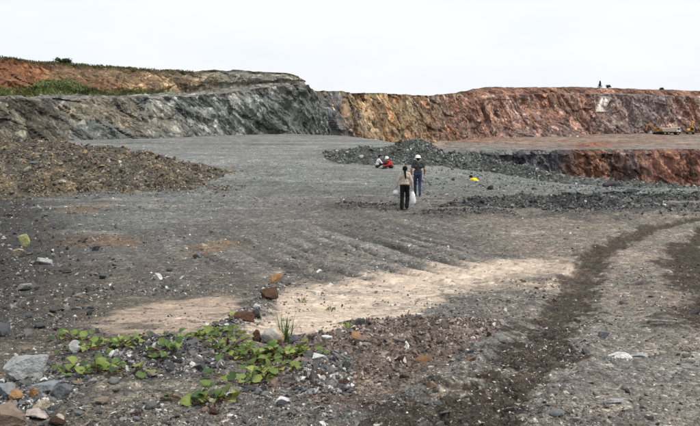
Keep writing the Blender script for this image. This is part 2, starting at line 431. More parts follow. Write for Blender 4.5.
def ground_color(x, y):
    r = np.hypot(x, y)
    n1 = fbm(x * .09, y * .09, 2.2, 4); n2 = fbm(x * .7, y * .7, 5.1, 4, .6); n3 = fbm(x * 4.0, y * 4.0, 7.7, 3, .6)
    c = np.zeros(np.shape(x) + (3,)) + np.array(GREY)
    n0 = fbm(x * .22, y * .30, 12.5, 3, .6)
    c = c * (1 + .16 * n1 + .22 * n0 + .18 * n2 + .16 * n3)[..., None]
    # near ground is browner and darker than the plateau
    near = 1 - sstep(9, 20, y)
    c = cmix(c, (.185, .165, .138), near * (.62 + .3 * n2).clip(0, 1))
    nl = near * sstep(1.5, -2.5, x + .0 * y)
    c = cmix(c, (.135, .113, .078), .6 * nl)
    wm = sstep(9, 14, y) * (1 - sstep(24, 34, y)) * sstep(-9, -2, x + 3 * n1)
    c = cmix(c, (.185, .168, .143), .65 * wm)
    tm = np.exp(-(((x - .8) / 5.0) ** 2 + ((y - 17.0) / 4.8) ** 2))
    tl = scrape(x, y)
    c = c * (1 + .55 * tm * tl * (.85 + .5 * n2).clip(0, 1.2))[..., None]
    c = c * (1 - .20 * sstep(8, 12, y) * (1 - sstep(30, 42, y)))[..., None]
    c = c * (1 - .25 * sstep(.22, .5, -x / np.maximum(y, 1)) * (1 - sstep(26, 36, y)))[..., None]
    # road side: warm grey-brown
    rd = sstep(.5, 3.5, x - .09 * y) * (1 - sstep(24, 30, y))
    c = cmix(c, (.245, .208, .168), (rd * (.65 + .35 * n2)).clip(0, 1))
    ps = fbm(x * .16 + .02 * y, y * .9, 15.5, 3, .6)
    c = cmix(c, (.34, .31, .26), .55 * sstep(.42, .75, ps) * sstep(16, 22, y) * (1 - sstep(60, 80, y)))
    # far plateau: paler, even, with drag lines
    fp = sstep(30, 55, y)
    st = fbm(x * .05, y * .8 + .1 * x, 1.5, 4, .6)
    c = cmix(c, (.205, .210, .200), fp * .7)
    lane = np.sin((y + .10 * x + 3.0 * fbm(x * .05, y * .05, 2.0, 2)) * 1.5) * sstep(-.1, .5, fbm(x * .07, y * .1, 21.0, 2))
    c = c * (1 + fp * (.34 * st + .16 * lane))[..., None]
    st2 = fbm(x * .22 + y * .05, y * 1.6, 3.5, 3, .6)
    c = c * (1 + .22 * sstep(18, 26, y) * st2)[..., None]
    al = np.ones(np.shape(x))
    for S in (SAND_A, SAND_B, SAND_C, SAND_D):
        d = poly_sd(x, y, S)
        w = 1.0 if S is not SAND_C else .6
        back = sstep(9, 12, y)
        m = sstep(-.12 - .5 * back, .22 + .5 * back, d + .26 * n2 + .12 * n3 + back * (.22 * tl + .40 * n2)) * w
        m = m * (1 - .7 * sstep(.25, .75, n3 + .7 * n2))
        lines = np.sin((x * .9 + y * .44) * 10 + 2.5 * n2) * .5 + .5
        m = m * (1 - .35 * lines * sstep(-.2, .5, n0))
        m = m * (1 - .55 * sstep(3.2, 5.5, x))
        sc_ = (.55, .445, .345) if S is not SAND_A else (.36, .28, .215)
        c = cmix(c, np.array(sc_) * (1 + .22 * n3 + .16 * n2 - .22 * sstep(.25, .6, fbm(x * 1.3, y * 2.6, 33.0, 3, .6)))[..., None], m * .95); al = al * (1 - .6 * m)
    for S in RUST:
        d = poly_sd(x, y, S)
        c = cmix(c, (.24, .14, .07), .55 * sstep(-.5, .5, d + .7 * n2 + .35 * n3))
    d = poly_sd(x, y, BROWN)
    c = cmix(c, (.150, .115, .092), .7 * sstep(-.06, .10, d + .10 * n2 + .06 * n3))
    for S in SLATE:
        d = poly_sd(x, y, S)
        c = cmix(c, (.085, .09, .096), .75 * sstep(-.15, .15, d + .12 * n2 + .08 * n3))
    d = poly_sd(x, y, LEFTDARK)
    c = cmix(c, (.05, .049, .045), .85 * sstep(-1.6, .8, d + .9 * n2 + .4 * n3))
    for tr, k in ((TRACK_A_W, .9), (TRACK_B_W, .95)):
        d, _, (w,) = seg_info(x, y, tr)
        q = d / w + (.5 + .35 * (1 - sstep(5.5, 9, y))) * n3 + .5 * n2
        near_fade = .92
        c = cmix(c, (.046, .033, .021), k * near_fade * (1 - sstep(.6, 1.02, q)))
    for rdg in SOFT_RIDGES[:1] + SOFT_RIDGES[3:]:
        d, _, (h, w) = seg_info(x, y, rdg)
        c = cmix(c, (.075, .074, .070), .75 * (1 - sstep(.3, 1.1, d / w + .6 * n2 + .4 * n3)))
    # broken face of the step and the pit sides
    dpe, side, _ = seg_info(x, y, PIT_EDGE)
    c = cmix(c, (.085, .088, .086), .7 * sstep(-.5, 1.0, np.where(side < 0, dpe, -dpe)))
    bank = sstep(48.2, 48.9, y) * (1 - sstep(50.2, 50.9, y)) * sstep(-2.5, 0, x) * (1 - sstep(5.5, 7, x))
    c = cmix(c, (.075, .076, .073), .8 * bank)
    return np.concatenate([c, al[..., None]], -1)

th = np.concatenate([np.linspace(-1.0, -.56, 40)[:-1], np.linspace(-.56, .56, 530), np.linspace(.56, 1.0, 40)[1:]])
rr = [1.8]
while rr[-1] < 190: rr.append(rr[-1] + min(max(.0009 * rr[-1] ** 2, .014), .012 * rr[-1] + .004, 1.1))
rr = np.array(rr)
RR, TH = np.meshgrid(rr, th, indexing='ij')
X, Y = RR * np.sin(TH), RR * np.cos(TH)
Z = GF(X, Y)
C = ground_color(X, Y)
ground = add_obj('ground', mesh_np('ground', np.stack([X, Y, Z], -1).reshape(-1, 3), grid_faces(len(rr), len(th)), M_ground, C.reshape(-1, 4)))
tag(ground, 'grey stony quarry floor with wheel tracks and pale sand patches', None, None, 'structure')

# ------------------------------------------------------------------ cliffs
def resample(pts, n):
    pts = np.array(pts, float)
    d = np.concatenate([[0], np.cumsum(np.hypot(*np.diff(pts[:, :2], axis=0).T))])
    s = np.linspace(0, d[-1], n)
    q = np.stack([np.interp(s, d, pts[:, k]) for k in range(pts.shape[1])], 1)
    k = max(3, n // 60)                      # round the corners of the plan a little
    ker = np.ones(2 * k + 1) / (2 * k + 1)
    for j in range(q.shape[1]):
        e = np.concatenate([np.full(k, q[0, j]), q[:, j], np.full(k, q[-1, j])])
        q[:, j] = np.convolve(e, ker, 'valid')
    return s, q

def normals2d(q):
    t = np.gradient(q[:, :2], axis=0); t /= np.linalg.norm(t, axis=1)[:, None]
    return np.stack([t[:, 1], -t[:, 0]], 1)      # to the right of the walking direction

# ---- left: grey bench face, then a set-back earth bank with grass on it
LC = [  # x, y, crest z, top z, bench depth, depth of the bank
    (-62, 34, 5.6, 11.4, 12, 7), (-46, 50, 5.5, 11.3, 12, 7), (-36, 61, 5.2, 10.8, 12, 7), (-28, 69, 4.95, 10.1, 12, 7), (-20, 77, 5.3, 9.9, 12, 7),
(-13.5, 83, 5.8, 9.6, 9, 7), (-9, 86.5, 6.7, 9.1, 4, 5), (-5.5, 88, 7.3, 8.7, 1.5, 3), (-3.4, 88.4, 7.3, 8.3, 1, 2), (-1.6, 89.4, 6.9, 7.6, 1, 2), (-.6, 93, 6.4, 6.9, 1, 2), (-.5, 104, 5.5, 7.0, 3, 3), (-6, 135, 5.5, 7.0, 5, 4), (-20, 170, 5.5, 7, 5, 4)]
s, q = resample(LC, 860)
nrm = normals2d(q)
rows_a = np.linspace(0, 1, 90)           # base to crest
rows_b = np.linspace(0, 1, 10)[1:]       # bench
rows_c = np.linspace(0, 1, 50)[1:]       # bank
rows_d = np.linspace(0, 1, 14)[1:]       # top running back
cz, tz, bd, kd = q[:, 2], q[:, 3], q[:, 4], q[:, 5]
base = -1.5 - 12 * sstep(60, 76, s)
B, ZZ, TT = [], [], []
for t in rows_a:
    zz = base + (cz - base) * t
    B.append(5.2 * t ** 1.25 + 0 * cz); ZZ.append(zz); TT.append(t + 0 * cz)
for t in rows_b: B.append(5.2 + bd * t); ZZ.append(cz + .35 * t); TT.append(1 + t + 0 * cz)
for t in rows_c: B.append(5.2 + bd + kd * t ** 1.3); ZZ.append(cz + .35 + (tz - cz - .35) * (t ** .85)); TT.append(2 + t + 0 * cz)
for t in rows_d: B.append(5.2 + kd + bd + 140 * t ** 2); ZZ.append(tz + 1.5 * t - 8 * t * t); TT.append(3 + t + 0 * cz)
B, ZZ, TT = np.array(B), np.array(ZZ), np.array(TT)
S = np.broadcast_to(s[None], B.shape)
corner = sstep(56, 66, S) * (1 - sstep(90, 100, S))
foot = sstep(.05, .3, TT) * (1 - .0 * TT)
# slanting gullies
g1 = fbm((S + ZZ * .9) * .22, (ZZ - S * .15) * .08, 3.0, 5, .55, ridged=True)
g2 = fbm(S * .55, ZZ * .55, 1.0, 4, .55)
wd, wv = worley(S * .5 + ZZ * .25, ZZ * .4, 2.0)
face = (TT <= 1.0)
disp = np.where(face, (.6 * g1 + .45 * g2 + .7 * (wv - .5)) * sstep(.0, .25, TT), 0)
up = (TT > 2) & (TT <= 3)
g3 = fbm(S * .16, ZZ * .3, 8.0, 4, .55, ridged=True)
disp = np.where(up, (.8 * g3 + .4 * g2 + .5 * (wv - .5)) * sstep(2.0, 2.3, TT), disp)
# talus at the foot, thicker in places
tal = np.clip(1 - TT / .6, 0, 1) * (2.0 + 2.4 * fbm(S * .09, 0 * S, 4.0, 2)).clip(.3, 5)
disp = disp + np.where(face, tal, 0)
PXc = q[None, :, 0] - nrm[None, :, 0] * (B - disp)
PYc = q[None, :, 1] - nrm[None, :, 1] * (B - disp)
PZc = ZZ + np.where(TT > 1, (.30 * fbm(S * .12, B * .12, 5.0, 3) + .35 * fbm(S * .45, B * .45, 5.5, 4, .6) * (TT < 3)) * sstep(1, 1.5, TT), .25 * fbm(S * .3, 0 * S, 2.0, 3) * sstep(.8, 1, TT))
n1 = fbm(S * .10, ZZ * .16, 2.0, 4); n2 = fbm(S * .6, ZZ * .6, 6.0, 4, .6); n3 = fbm((S + ZZ) * .9, (ZZ - S * .2) * .25, 6.5, 4, .6)
c = np.zeros(B.shape + (3,)) + np.array((.165, .173, .158))
c = c * (1 + .16 * n1 + .14 * n3 + .12 * n2)[..., None]
c = cmix(c, (.25, .215, .155), (.85 * sstep(.1, .6, n1 + .4 * n3 + .25 * (TT - .3)) * (1 - corner)).clip(0, 1) * face)       # tan wash
c = cmix(c, (.20, .203, .19), .7 * np.clip(1 - TT / .5, 0, 1) * face)
_rf = np.argmax(TT[:, 0] > .6); _uf = 350 + FPX * PXc[_rf] / PYc[_rf]
UF = {k: float(s[np.argmin(np.abs(_uf - k))]) for k in (40, 70, 85, 250)}
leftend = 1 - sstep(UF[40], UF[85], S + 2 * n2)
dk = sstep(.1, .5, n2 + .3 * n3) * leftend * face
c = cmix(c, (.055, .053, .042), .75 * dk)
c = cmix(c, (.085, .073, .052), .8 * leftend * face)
c = cmix(c, (.10, .105, .10), .5 * sstep(.2, .6, n3 + .3 * n2) * face * sstep(30, 60, S))
c = cmix(c, (.30, .30, .28), .55 * sstep(.35, .6, n3 - .2 * n2) * face * corner)
c = cmix(c, (.22, .21, .18), .7 * ((TT > .97) & (TT < 2.02)))
# where along the bank the photo's columns fall
_rb = np.argmax(TT[:, 0] > 2.4); _ub = 350 + FPX * PXc[_rb] / PYc[_rb]
UB = {k: float(s[np.argmin(np.abs(_ub - k))]) for k in (0, 40, 100, 150, 160, 190, 210, 250, 300)}
red = 1 - sstep(UB[100] - 6, UB[160], S + 6 * n1)
bank = cmix(np.zeros(B.shape + (3,)) + np.array((.27, .20, .12)), (.24, .095, .045), (red * (.85 + .4 * n2)).clip(0, 1))
bank = cmix(bank, (.20, .205, .175), .9 * sstep(UB[190] - 2, UB[210] + 3, S + 4 * n2))
bank = bank * (1 + .25 * n3 + .2 * n2)[..., None]
bank = cmix(bank, (.10, .06, .035), .6 * sstep(.25, .6, n2 + .3 * n3) * (1 - sstep(UB[190], UB[250], S)))
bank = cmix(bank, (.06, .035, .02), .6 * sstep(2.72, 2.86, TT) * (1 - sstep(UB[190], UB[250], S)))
gr = (1 - sstep(2.06, 2.27, TT - .22 * n1 - .10 * n2)) * (1 - sstep(UB[150], UB[190], S + 4 * n2)) * sstep(UB[0] - 6, UB[40] - 4, S - 3 * n2)
bank = cmix(bank, (.11, .15, .055), .85 * gr)
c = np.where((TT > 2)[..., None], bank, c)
topg = sstep(2.9, 2.97, TT)
c = cmix(c, (.105, .105, .045), .85 * topg * (1 - .8 * sstep(UB[210], UB[250], S)))
c = cmix(c, (.165, .165, .125), .8 * topg * sstep(UB[190], UB[250], S))
V = np.stack([PXc, PYc, PZc], -1)
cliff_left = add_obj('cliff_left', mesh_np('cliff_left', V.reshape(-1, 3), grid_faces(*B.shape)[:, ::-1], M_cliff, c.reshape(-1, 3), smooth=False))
tag(cliff_left, 'grey bench face with a set-back earth bank above it on the left', None, None, 'structure')
LEFT = dict(V=V, S=S, TT=TT, gr=gr)

# ---- far: tall red and ochre face behind the terrace
def tier_cliff(name, pts, n, rows, prof, disp_fn, col_fn, mat, back=None):
    s, q = resample(pts, n); nr = normals2d(q)
    t = np.linspace(0, 1, rows)
    T = np.broadcast_to(t[:, None], (rows, n)); S = np.broadcast_to(s[None], (rows, n))
    zb, zt = q[:, 2][None], q[:, 3][None]
    b, zf = prof(T, S)
    Zz = zb + (zt - zb) * zf
    d = disp_fn(S, Zz, T)
    P = np.stack([q[None, :, 0] - nr[None, :, 0] * (b - d), q[None, :, 1] - nr[None, :, 1] * (b - d), Zz + .35 * fbm(S * .11, b * .2, 3.0, 4, .6) * sstep(.85, .95, zf)], -1)
    cc = col_fn(S, Zz, T, P)
    if back is not None:
        ex, zd, colr = back
        t2 = np.linspace(0, 1, 12)[1:][:, None]
        last = P[-1][None]
        xx = last[..., 0] - nr[None, :, 0] * ex * t2 ** 2; yy = last[..., 1] - nr[None, :, 1] * ex * t2 ** 2
        zz = last[..., 2] + zd * t2 + 0 * xx + .5 * fbm(xx * .05, yy * .05, 1.0, 3) * t2
        P = np.concatenate([P, np.stack([xx, yy, zz], -1)], 0)
        cc = np.concatenate([cc, np.zeros((11, n, 3)) + np.array(colr)], 0)
    o = add_obj(name, mesh_np(name, P.reshape(-1, 3), grid_faces(*P.shape[:2])[:, ::-1], mat, cc.reshape(-1, 3), smooth=False))
    return o, P, S, T

TZ = -6.6
FC = [(-16, 128, TZ - 1, 7.6), (-8, 140, TZ - 1, 7.9), (-2, 152, TZ - 1, 8.2), (13, 190, TZ - 1, 8.6), (30, 222, TZ - 1, 8.9), (42, 240, TZ - 1, 10.2), (60, 258, TZ - 1, 13.0), (86, 280, TZ - 1, 13.9),
      (106, 288, TZ - 1, 14.3), (154, 300, TZ - 1, 13.3), (230, 305, TZ - 1, 13.0), (330, 280, TZ - 1, 12)]
_sF, _qF = resample(FC, 1300)
def PALE(S, Z):
    """one smooth pale joint plane high on the face"""
    xx = np.interp(S, _sF, _qF[:, 0]); mid = 106.0 + (Z - 3.6) * .62
    return sstep(3.2, 3.8, Z) * (1 - sstep(9.9, 10.3, Z)) * (1 - sstep(2.1, 2.6, np.abs(xx - mid)))
def fc_prof(T, S):
    two = sstep(118, 150, S)
    # one clean face on the left, face + ledge + loose bank on the right
    b1, z1 = 7 * T ** 1.1, T
    b2 = np.interp(T, [0, .05, .78, .83, .93, 1], [0, .8, 6.5, 9.5, 13, 16])
    z2 = np.interp(T, [0, .05, .78, .83, .93, 1], [0, .06, .86, .88, .97, 1.0])
    return lerp(b1, b2, two), lerp(z1, z2, two)
def fc_disp(S, Z, T):
    g = fbm(S * .075, Z * .028, 1.0, 5, .55, ridged=True)
    g2 = fbm(S * .25, Z * .2, 4.0, 4, .6)
    wd, wv = worley(S * .16 + Z * .05, Z * .13, 3.0)
    wd2, wv2 = worley(S * .5, Z * .4, 5.0)
    d = 2.0 * g + .75 * g2 + 1.8 * (wv - .5) + .5 * (wv2 - .5)
    fl = np.clip(1 - T / .34, 0, 1)
    tal = fl * (2.0 + 7.0 * sstep(.0, .6, fbm(S * .035, 0 * S, 7.0, 3)) + 1.5 * g2)
    tal = tal + np.clip(1 - T / .55, 0, 1) * 11 * np.exp(-((S - 172) / 22) ** 2)
    pm = PALE(S, Z)
    return (d * sstep(0, .1, T) * (1 - .8 * fl)) * (1 - pm) + pm * 2.2 + tal
def fc_col(S, Z, T, P):
    n1 = fbm(S * .055, Z * .05, 2.0, 4, .6); n2 = fbm(S * .2, Z * .12, 6.0, 4, .6); n3 = fbm(S * .55, Z * .10, 9.0, 4, .65); n4 = fbm(S * .6, Z * .6, 3.0, 3, .6)
    c = np.zeros(S.shape + (3,)) + np.array((.265, .150, .108))
    c = cmix(c, (.25, .195, .178), .75 * sstep(-.1, .5, n1 + .2 * n2))
    c = cmix(c, (.33, .155, .08), .75 * sstep(.05, .45, n2 + .25 * n3))
    c = cmix(c, (.125, .075, .062), .7 * sstep(.1, .5, n3 - .3 * n1))
    nb = fbm(S * .11, Z * .018, 31.0, 3, .6)
    c = cmix(c, (.15, .085, .068), .6 * sstep(.12, .4, nb)); c = cmix(c, (.33, .235, .19), .55 * sstep(.1, .4, -nb))
    c = cmix(c, (.38, .33, .30), .5 * sstep(.35, .7, n4 + .4 * n1))
    # ochre at the left end
    oc = 1 - sstep(64, 132, S + 26 * n2 + 10 * n1)
    o = np.zeros_like(c) + np.array((.285, .20, .115))
    o = cmix(o, (.33, .185, .085), .7 * sstep(0, .4, n2)); o = cmix(o, (.28, .225, .135), .7 * sstep(.0, .4, n1 - .3 * n3)); o = cmix(o, (.14, .11, .08), .6 * sstep(.15, .5, n3))
    c = lerp(c, o, oc[..., None] * .95)
    lg = 1 - sstep(22, 48, S + 18 * n2 + 8 * n3)
    c = cmix(c, (.13, .135, .14), lg)
    # purple-grey scree and the greyer face towards the right
    c = cmix(c, (.235, .185, .178), .7 * (np.clip(1 - T / .4, 0, 1) * np.exp(-((S - 172) / 30) ** 2)))
    gx = np.exp(-((S - 228) / 17) ** 2) * (1 - sstep(.75, .85, T))
    c = cmix(c, (.235, .205, .20), (.75 * gx * (1 + .5 * n4)).clip(0, 1))
    # loose earth on the upper bank
    ub = sstep(.80, .86, T) * sstep(118, 150, S)
    bankc = cmix(np.zeros_like(c) + np.array((.22, .115, .075)), (.12, .07, .055), sstep(-.1, .4, n4 + .3 * n3))
    c = lerp(c, bankc, ub[..., None] * .85)
    c = cmix(c, (.11, .085, .05), .8 * sstep(.95, 1, T))
    c = cmix(c, (.52, .47, .42), .9 * PALE(S, Z))
    c = c * (1.10 + .13 * n4 + .12 * n3)[..., None]
    return c
cliff_far, FV, FS, FT = tier_cliff('cliff_far', FC, 1100, 130, fc_prof, fc_disp, fc_col, M_farcliff, back=(300, -9, (.13, .12, .06)))
tag(cliff_far, 'tall red and ochre quarry face across the background', None, None, 'structure')

# ---- pit wall below the terrace
PW = [(-6, 118, -24, TZ), (3, 132, -24, TZ), (10, 150, -24, TZ), (20, 163, -24, TZ), (31, 175, -24, TZ), (60, 182, -24, TZ), (100, 184, -24, TZ), (165, 181, -24, TZ), (250, 170, -24, TZ), (330, 140, -24, TZ)]
def pw_disp(S, Z, T):
    g = fbm(S * .12, Z * .05, 11.0, 5, .55, ridged=True); g2 = fbm(S * .4, Z * .3, 14.0, 4, .6)
    wd, wv = worley(S * .3 + Z * .1, Z * .22, 13.0)
    return (1.2 * g + .8 * g2 + 1.3 * (wv - .5)) * (1 - sstep(.93, 1, T)) + 5 * np.clip(1 - T / .35, 0, 1)
def pw_col(S, Z, T, P):
    n1 = fbm(S * .06, Z * .05, 22.0, 4, .6); n2 = fbm(S * .3, Z * .12, 26.0, 4, .6); n3 = fbm(S * .8, Z * .2, 29.0, 3, .65)
    x = P[..., 0] + 4 * n2
    redm = sstep(54, 64, x) * (.95 - .55 * np.exp(-((x - 76) / 4.5) ** 2))
    c = np.zeros(S.shape + (3,)) + np.array((.088, .088, .096))
    c = cmix(c, (.135, .125, .125), .6 * sstep(0, .5, n2)); c = cmix(c, (.045, .045, .05), .6 * sstep(.1, .5, n3))
    r = np.zeros_like(c) + np.array((.205, .098, .066)); r = cmix(r, (.11, .075, .065), .7 * sstep(0, .4, n3 + .3 * n1)); r = cmix(r, (.27, .16, .08), .5 * sstep(.2, .5, n2))
    c = lerp(c, r, redm.clip(0, 1)[..., None])
    return c * (1 + .2 * n3)[..., None]
pit_wall, PV, PS, PT = tier_cliff('pit_wall', PW, 900, 60, lambda T, S: (5.0 * T, T), pw_disp, pw_col, M_farcliff)
tag(pit_wall, 'dark slate and red wall of the lower bench below the terrace', None, None, 'structure')

# ---- terrace between pit wall top and far cliff
nt_, nc_ = 70, 500
sA, qA = resample([(p[0], p[1]) for p in PW], nc_); nA = normals2d(qA)
sB, qB = resample([(p[0], p[1]) for p in FC], nc_); nB = normals2d(qB)
A2, B2 = qA - nA * 4.4, qB - nB * 3.0
t = np.linspace(0, 1, nt_)[:, None]
TX, TY = A2[None, :, 0] * (1 - t) + B2[None, :, 0] * t, A2[None, :, 1] * (1 - t) + B2[None, :, 1] * t
TZZ = TZ + .25 * fbm(TX * .06, TY * .06, 4.0, 3) * sstep(0, .1, t) + .06 + 1.1 * sstep(.45, 1, t) - 1.2 * (t < .001)
n1 = fbm(TX * .02, TY * .07, 5.0, 4, .6); n2 = fbm(TX * .08, TY * .25, 6.0, 3, .6)
c = np.zeros(TX.shape + (3,)) + np.array((.225, .195, .165))
c = cmix(c, (.18, .178, .17), (1 - sstep(40, 95, TX + 20 * n1)) * (1 - sstep(.25, .6, t + .2 * n1)) * .9)
c = cmix(c, (.27, .145, .095), .85 * sstep(.12, .35, t) * sstep(-.05, .35, n1 + .3 * (t - .35) * 2 + .2 * n2))
c = cmix(c, (.36, .28, .21), .6 * sstep(.25, .5, n2 - .3 * n1))
terrace = add_obj('terrace', mesh_np('terrace', np.stack([TX, TY, TZZ], -1).reshape(-1, 3), grid_faces(nt_, nc_), M_terrace, c.reshape(-1, 3)))
tag(terrace, 'flat reddish terrace with haul road between the two benches', None, None, 'structure')

# ------------------------------------------------------------------ loose stone
def stone_template(seed, n=11, flat=.6):
    r = np.random.default_rng(seed)
    p = r.normal(size=(n, 3)); p /= np.linalg.norm(p, axis=1)[:, None]
    p *= r.uniform(.75, 1.1, (n, 1)); p *= np.array((1, r.uniform(.55, .95), flat * r.uniform(.7, 1.2)))
    bm = bmesh.new()
    for q in p: bm.verts.new(q)
    bmesh.ops.convex_hull(bm, input=bm.verts)
    bmesh.ops.triangulate(bm, faces=bm.faces)
    for v in [v for v in bm.verts if not v.link_faces]: bm.verts.remove(v)
    bm.verts.index_update()
    V = np.array([v.co for v in bm.verts]); F = np.array([[v.index for v in f.verts] for f in bm.faces])
    bm.free()
    return V * .5, F
CHIPS = [stone_template(k, 7 + k % 3, (.34, .5, .7)[k % 3]) for k in range(15)]

def rot_mats(n, r, tilt=.5):
    a = r.uniform(0, 2 * np.pi, n); tx = r.normal(0, tilt, n); ty = r.normal(0, tilt, n)
    ca, sa, cx, sx, cy, sy = np.cos(a), np.sin(a), np.cos(tx), np.sin(tx), np.cos(ty), np.sin(ty)
    o, i = np.zeros(n), np.ones(n)
    Rz = np.stack([ca, -sa, o, sa, ca, o, o, o, i], -1).reshape(n, 3, 3)
    Rx = np.stack([i, o, o, o, cx, -sx, o, sx, cx], -1).reshape(n, 3, 3)
    Ry = np.stack([cy, o, sy, o, i, o, -sy, o, cy], -1).reshape(n, 3, 3)
    return Rx @ Ry @ Rz

def scatter(name, x, y, size, mat, zf=TOP, tilt=.45, sink=.10, parent=None, seed=1):
    r = np.random.default_rng(seed)
    z = zf(x, y)
    which = r.integers(0, len(CHIPS), len(x))
    Vs, Fs, off = [], [], 0
    for k, (tv, tf) in enumerate(CHIPS):
        m = which == k; n = int(m.sum())
        if not n: continue
        Rm = rot_mats(n, r, tilt)
        sc3 = size[m][:, None] * r.uniform(.7, 1.25, (n, 3))
        v = np.einsum('nij,nkj->nki', Rm, tv[None] * sc3[:, None])
        v += np.stack([x[m], y[m], z[m] + size[m] * sink], -1)[:, None]
        Vs.append(v.reshape(-1, 3))
        Fs.append((tf[None] + (np.arange(n) * len(tv))[:, None, None] + off).reshape(-1, 3))
        off += n * len(tv)
    o = add_obj(name, mesh_np(name, np.concatenate(Vs), np.concatenate(Fs), mat, smooth=False), parent)
    return tag(o, kind='stuff')

def polar(n, r0, r1, r, a=.53, power=1.0):
    rad = r0 * (r1 / r0) ** (r.random(n) ** power); ang = r.uniform(-a, a, n)
    return rad * np.sin(ang), rad * np.cos(ang)

def sand_keep(x, y, r, k=.80):
    m = np.zeros(len(x), bool)
    for S in (SAND_A, SAND_B, SAND_C): m |= poly_sd(x, y, S) > -.05 + .25 * perlin(x * 1.5, y * 1.5, 3.0)
    d, _, _ = seg_info(x, y, SOFT_RIDGES[0])
    m &= d > .16
    return ~m | (r.random(len(x)) > k)

def in_poly(poly, n, r):
    p = np.array(poly); lo, hi = p.min(0), p.max(0)
    x = r.uniform(lo[0], hi[0], n); y = r.uniform(lo[1], hi[1], n)
    m = poly_sd(x, y, poly) > -.1
    return x[m], y[m]
def clumpy(x, y, r, sc_=.8, lo=-.35, hi=.5):
    return r.random(len(x)) < .18 + .82 * sstep(lo, hi, fbm(x * sc_, y * sc_, 4.4, 3))

r = np.random.default_rng(11)
# slate chips over the whole floor
x, y = polar(50000, 2.6, 11, r); sz = np.clip(r.lognormal(math.log(.017), .55, len(x)), .007, .10)
xf, yf = polar(37000, 2.8, 8.5, r); szf = np.clip(r.lognormal(math.log(.0105), .4, len(xf)), .005, .03)
x, y, sz = np.concatenate([x, xf]), np.concatenate([y, yf]), np.concatenate([sz, szf])
x2, y2 = polar(30000, 9, 30, r); sz2 = np.clip(r.lognormal(math.log(.034), .5, len(x2)), .015, .16)
x3, y3 = polar(7500, 26, 48, r); sz3 = np.clip(r.lognormal(math.log(.07), .45, len(x3)), .03, .25)
x, y, sz = np.concatenate([x, x2, x3]), np.concatenate([y, y2, y3]), np.concatenate([sz, sz2, sz3])
k = sand_keep(x, y, r) & clumpy(x, y, r)
d, _, (w,) = seg_info(x, y, TRACK_A_W); k &= (d > w * .9) | (r.random(len(x)) < .3)
bm_ = poly_sd(x, y, BROWN) > 0
rs = (x > .09 * y + .6) & (y < 24)
isb = bm_ | (rs & (r.random(len(x)) < .55)) | ((y < 9) & (r.random(len(x)) < .35))
a, b = k & ~isb, k & isb
tag(scatter('gravel', x[a], y[a], sz[a], S_slate, seed=2), 'loose grey slate chips strewn over the quarry floor')
xc, yc = in_poly(HP([(455, 426), (520, 345), (600, 320), (640, 340), (560, 426)]), 2600, r)
S_pale = stone_mat('pale_chips', [(0, (.20, .19, .175)), (.5, (.34, .32, .29)), (1, (.66, .64, .60))])
tag(scatter('gravel', xc, yc, np.clip(r.lognormal(math.log(.016), .5, len(xc)), .007, .06), S_pale, seed=33), 'pale stone chips along the near wheel track')
tag(scatter('gravel', x[b], y[b], sz[b] * .9, S_mix, seed=3), 'loose brown and reddish chips over the near ground and road')
# denser chips on the slate humps, stony line and left bank
xs, ys = [], []
for S in SLATE:
    a, b = in_poly(S, 5000, r); xs.append(a); ys.append(b)
for _ in range(1):
    t = r.random(1800) * (len(SOFT_RIDGES[0]) - 1); i = t.astype(int); f = t - i
    p = np.array(SOFT_RIDGES[0])[:, :2]; q_ = p[i] * (1 - f[:, None]) + p[np.minimum(i + 1, len(p) - 1)] * f[:, None]
    xs.append(q_[:, 0] + r.normal(0, .11, 1800)); ys.append(q_[:, 1] + r.normal(0, .11, 1800))
x, y = np.concatenate(xs), np.concatenate(ys)
tag(scatter('gravel', x, y, np.clip(r.lognormal(math.log(.020), .6, len(x)), .008, .12), S_slate, seed=4), 'bluish slate gravel on the humps beside the creeping plants')
S_leftb = stone_mat('left_rubble', [(0, (.03, .03, .03)), (.4, (.07, .069, .066)), (.65, (.12, .112, .098)), (.78, (.19, .145, .09)), (.9, (.26, .25, .23)), (1, (.55, .54, .5))], 14.0)
x, y = in_poly(LEFTDARK, 9000, r)
x4, y4 = polar(9000, 4, 28, r); m = x4 < -(.33 * y4) - .3; x, y = np.concatenate([x, x4[m]]), np.concatenate([y, y4[m]])
tag(scatter('gravel', x, y, np.clip(r.lognormal(math.log(.045), .6, len(x)), .015, .34) * (.4 + .9 * sstep(6, 13, y)), S_leftb, tilt=.8, seed=5), 'coarse dark rubble on the bank at the left edge')

# ------------------------------------------------------------------ heaps
def heap(key, name, label, bounds, res, mat, colfn, smooth=True):
    xa = np.arange(bounds[0], bounds[1], res); ya = np.arange(bounds[2], bounds[3], res)
    X, Y = np.meshgrid(xa, ya)
    hz = heap_z(key, X, Y) + (.06 if res > .1 else .015) * fbm(X / res * .18, Y / res * .18, 2.0, 3, .6); gz = GF(X, Y)
    keep = hz > gz - .25
    zz = np.maximum(hz, gz - .3)
    F = grid_faces(*X.shape)
    F = F[keep.ravel()[F].all(1)]
    idx = np.unique(F); mp = np.zeros(X.size, int); mp[idx] = np.arange(len(idx))
    V = np.stack([X, Y, zz], -1).reshape(-1, 3)[idx]
    cc = colfn(X, Y).reshape(-1, 3)[idx]
    cx, cy = V[:, 0].mean(), V[:, 1].mean()
    o = empty(name, (cx, cy, float(GF(cx, cy))))
    V = V - np.array(o.location)
    core = add_obj('rubble_core', mesh_np('rubble_core', V, mp[F], mat, cc, smooth), o)
    return o

def pts_on_heap(key, n, r, bounds, thr=.03):
    x = r.uniform(bounds[0], bounds[1], n); y = r.uniform(bounds[2], bounds[3], n)
    m = heap_z(key, x, y) > GF(x, y) - (thr if key != 'brown' else 0.0)
    return x[m], y[m]

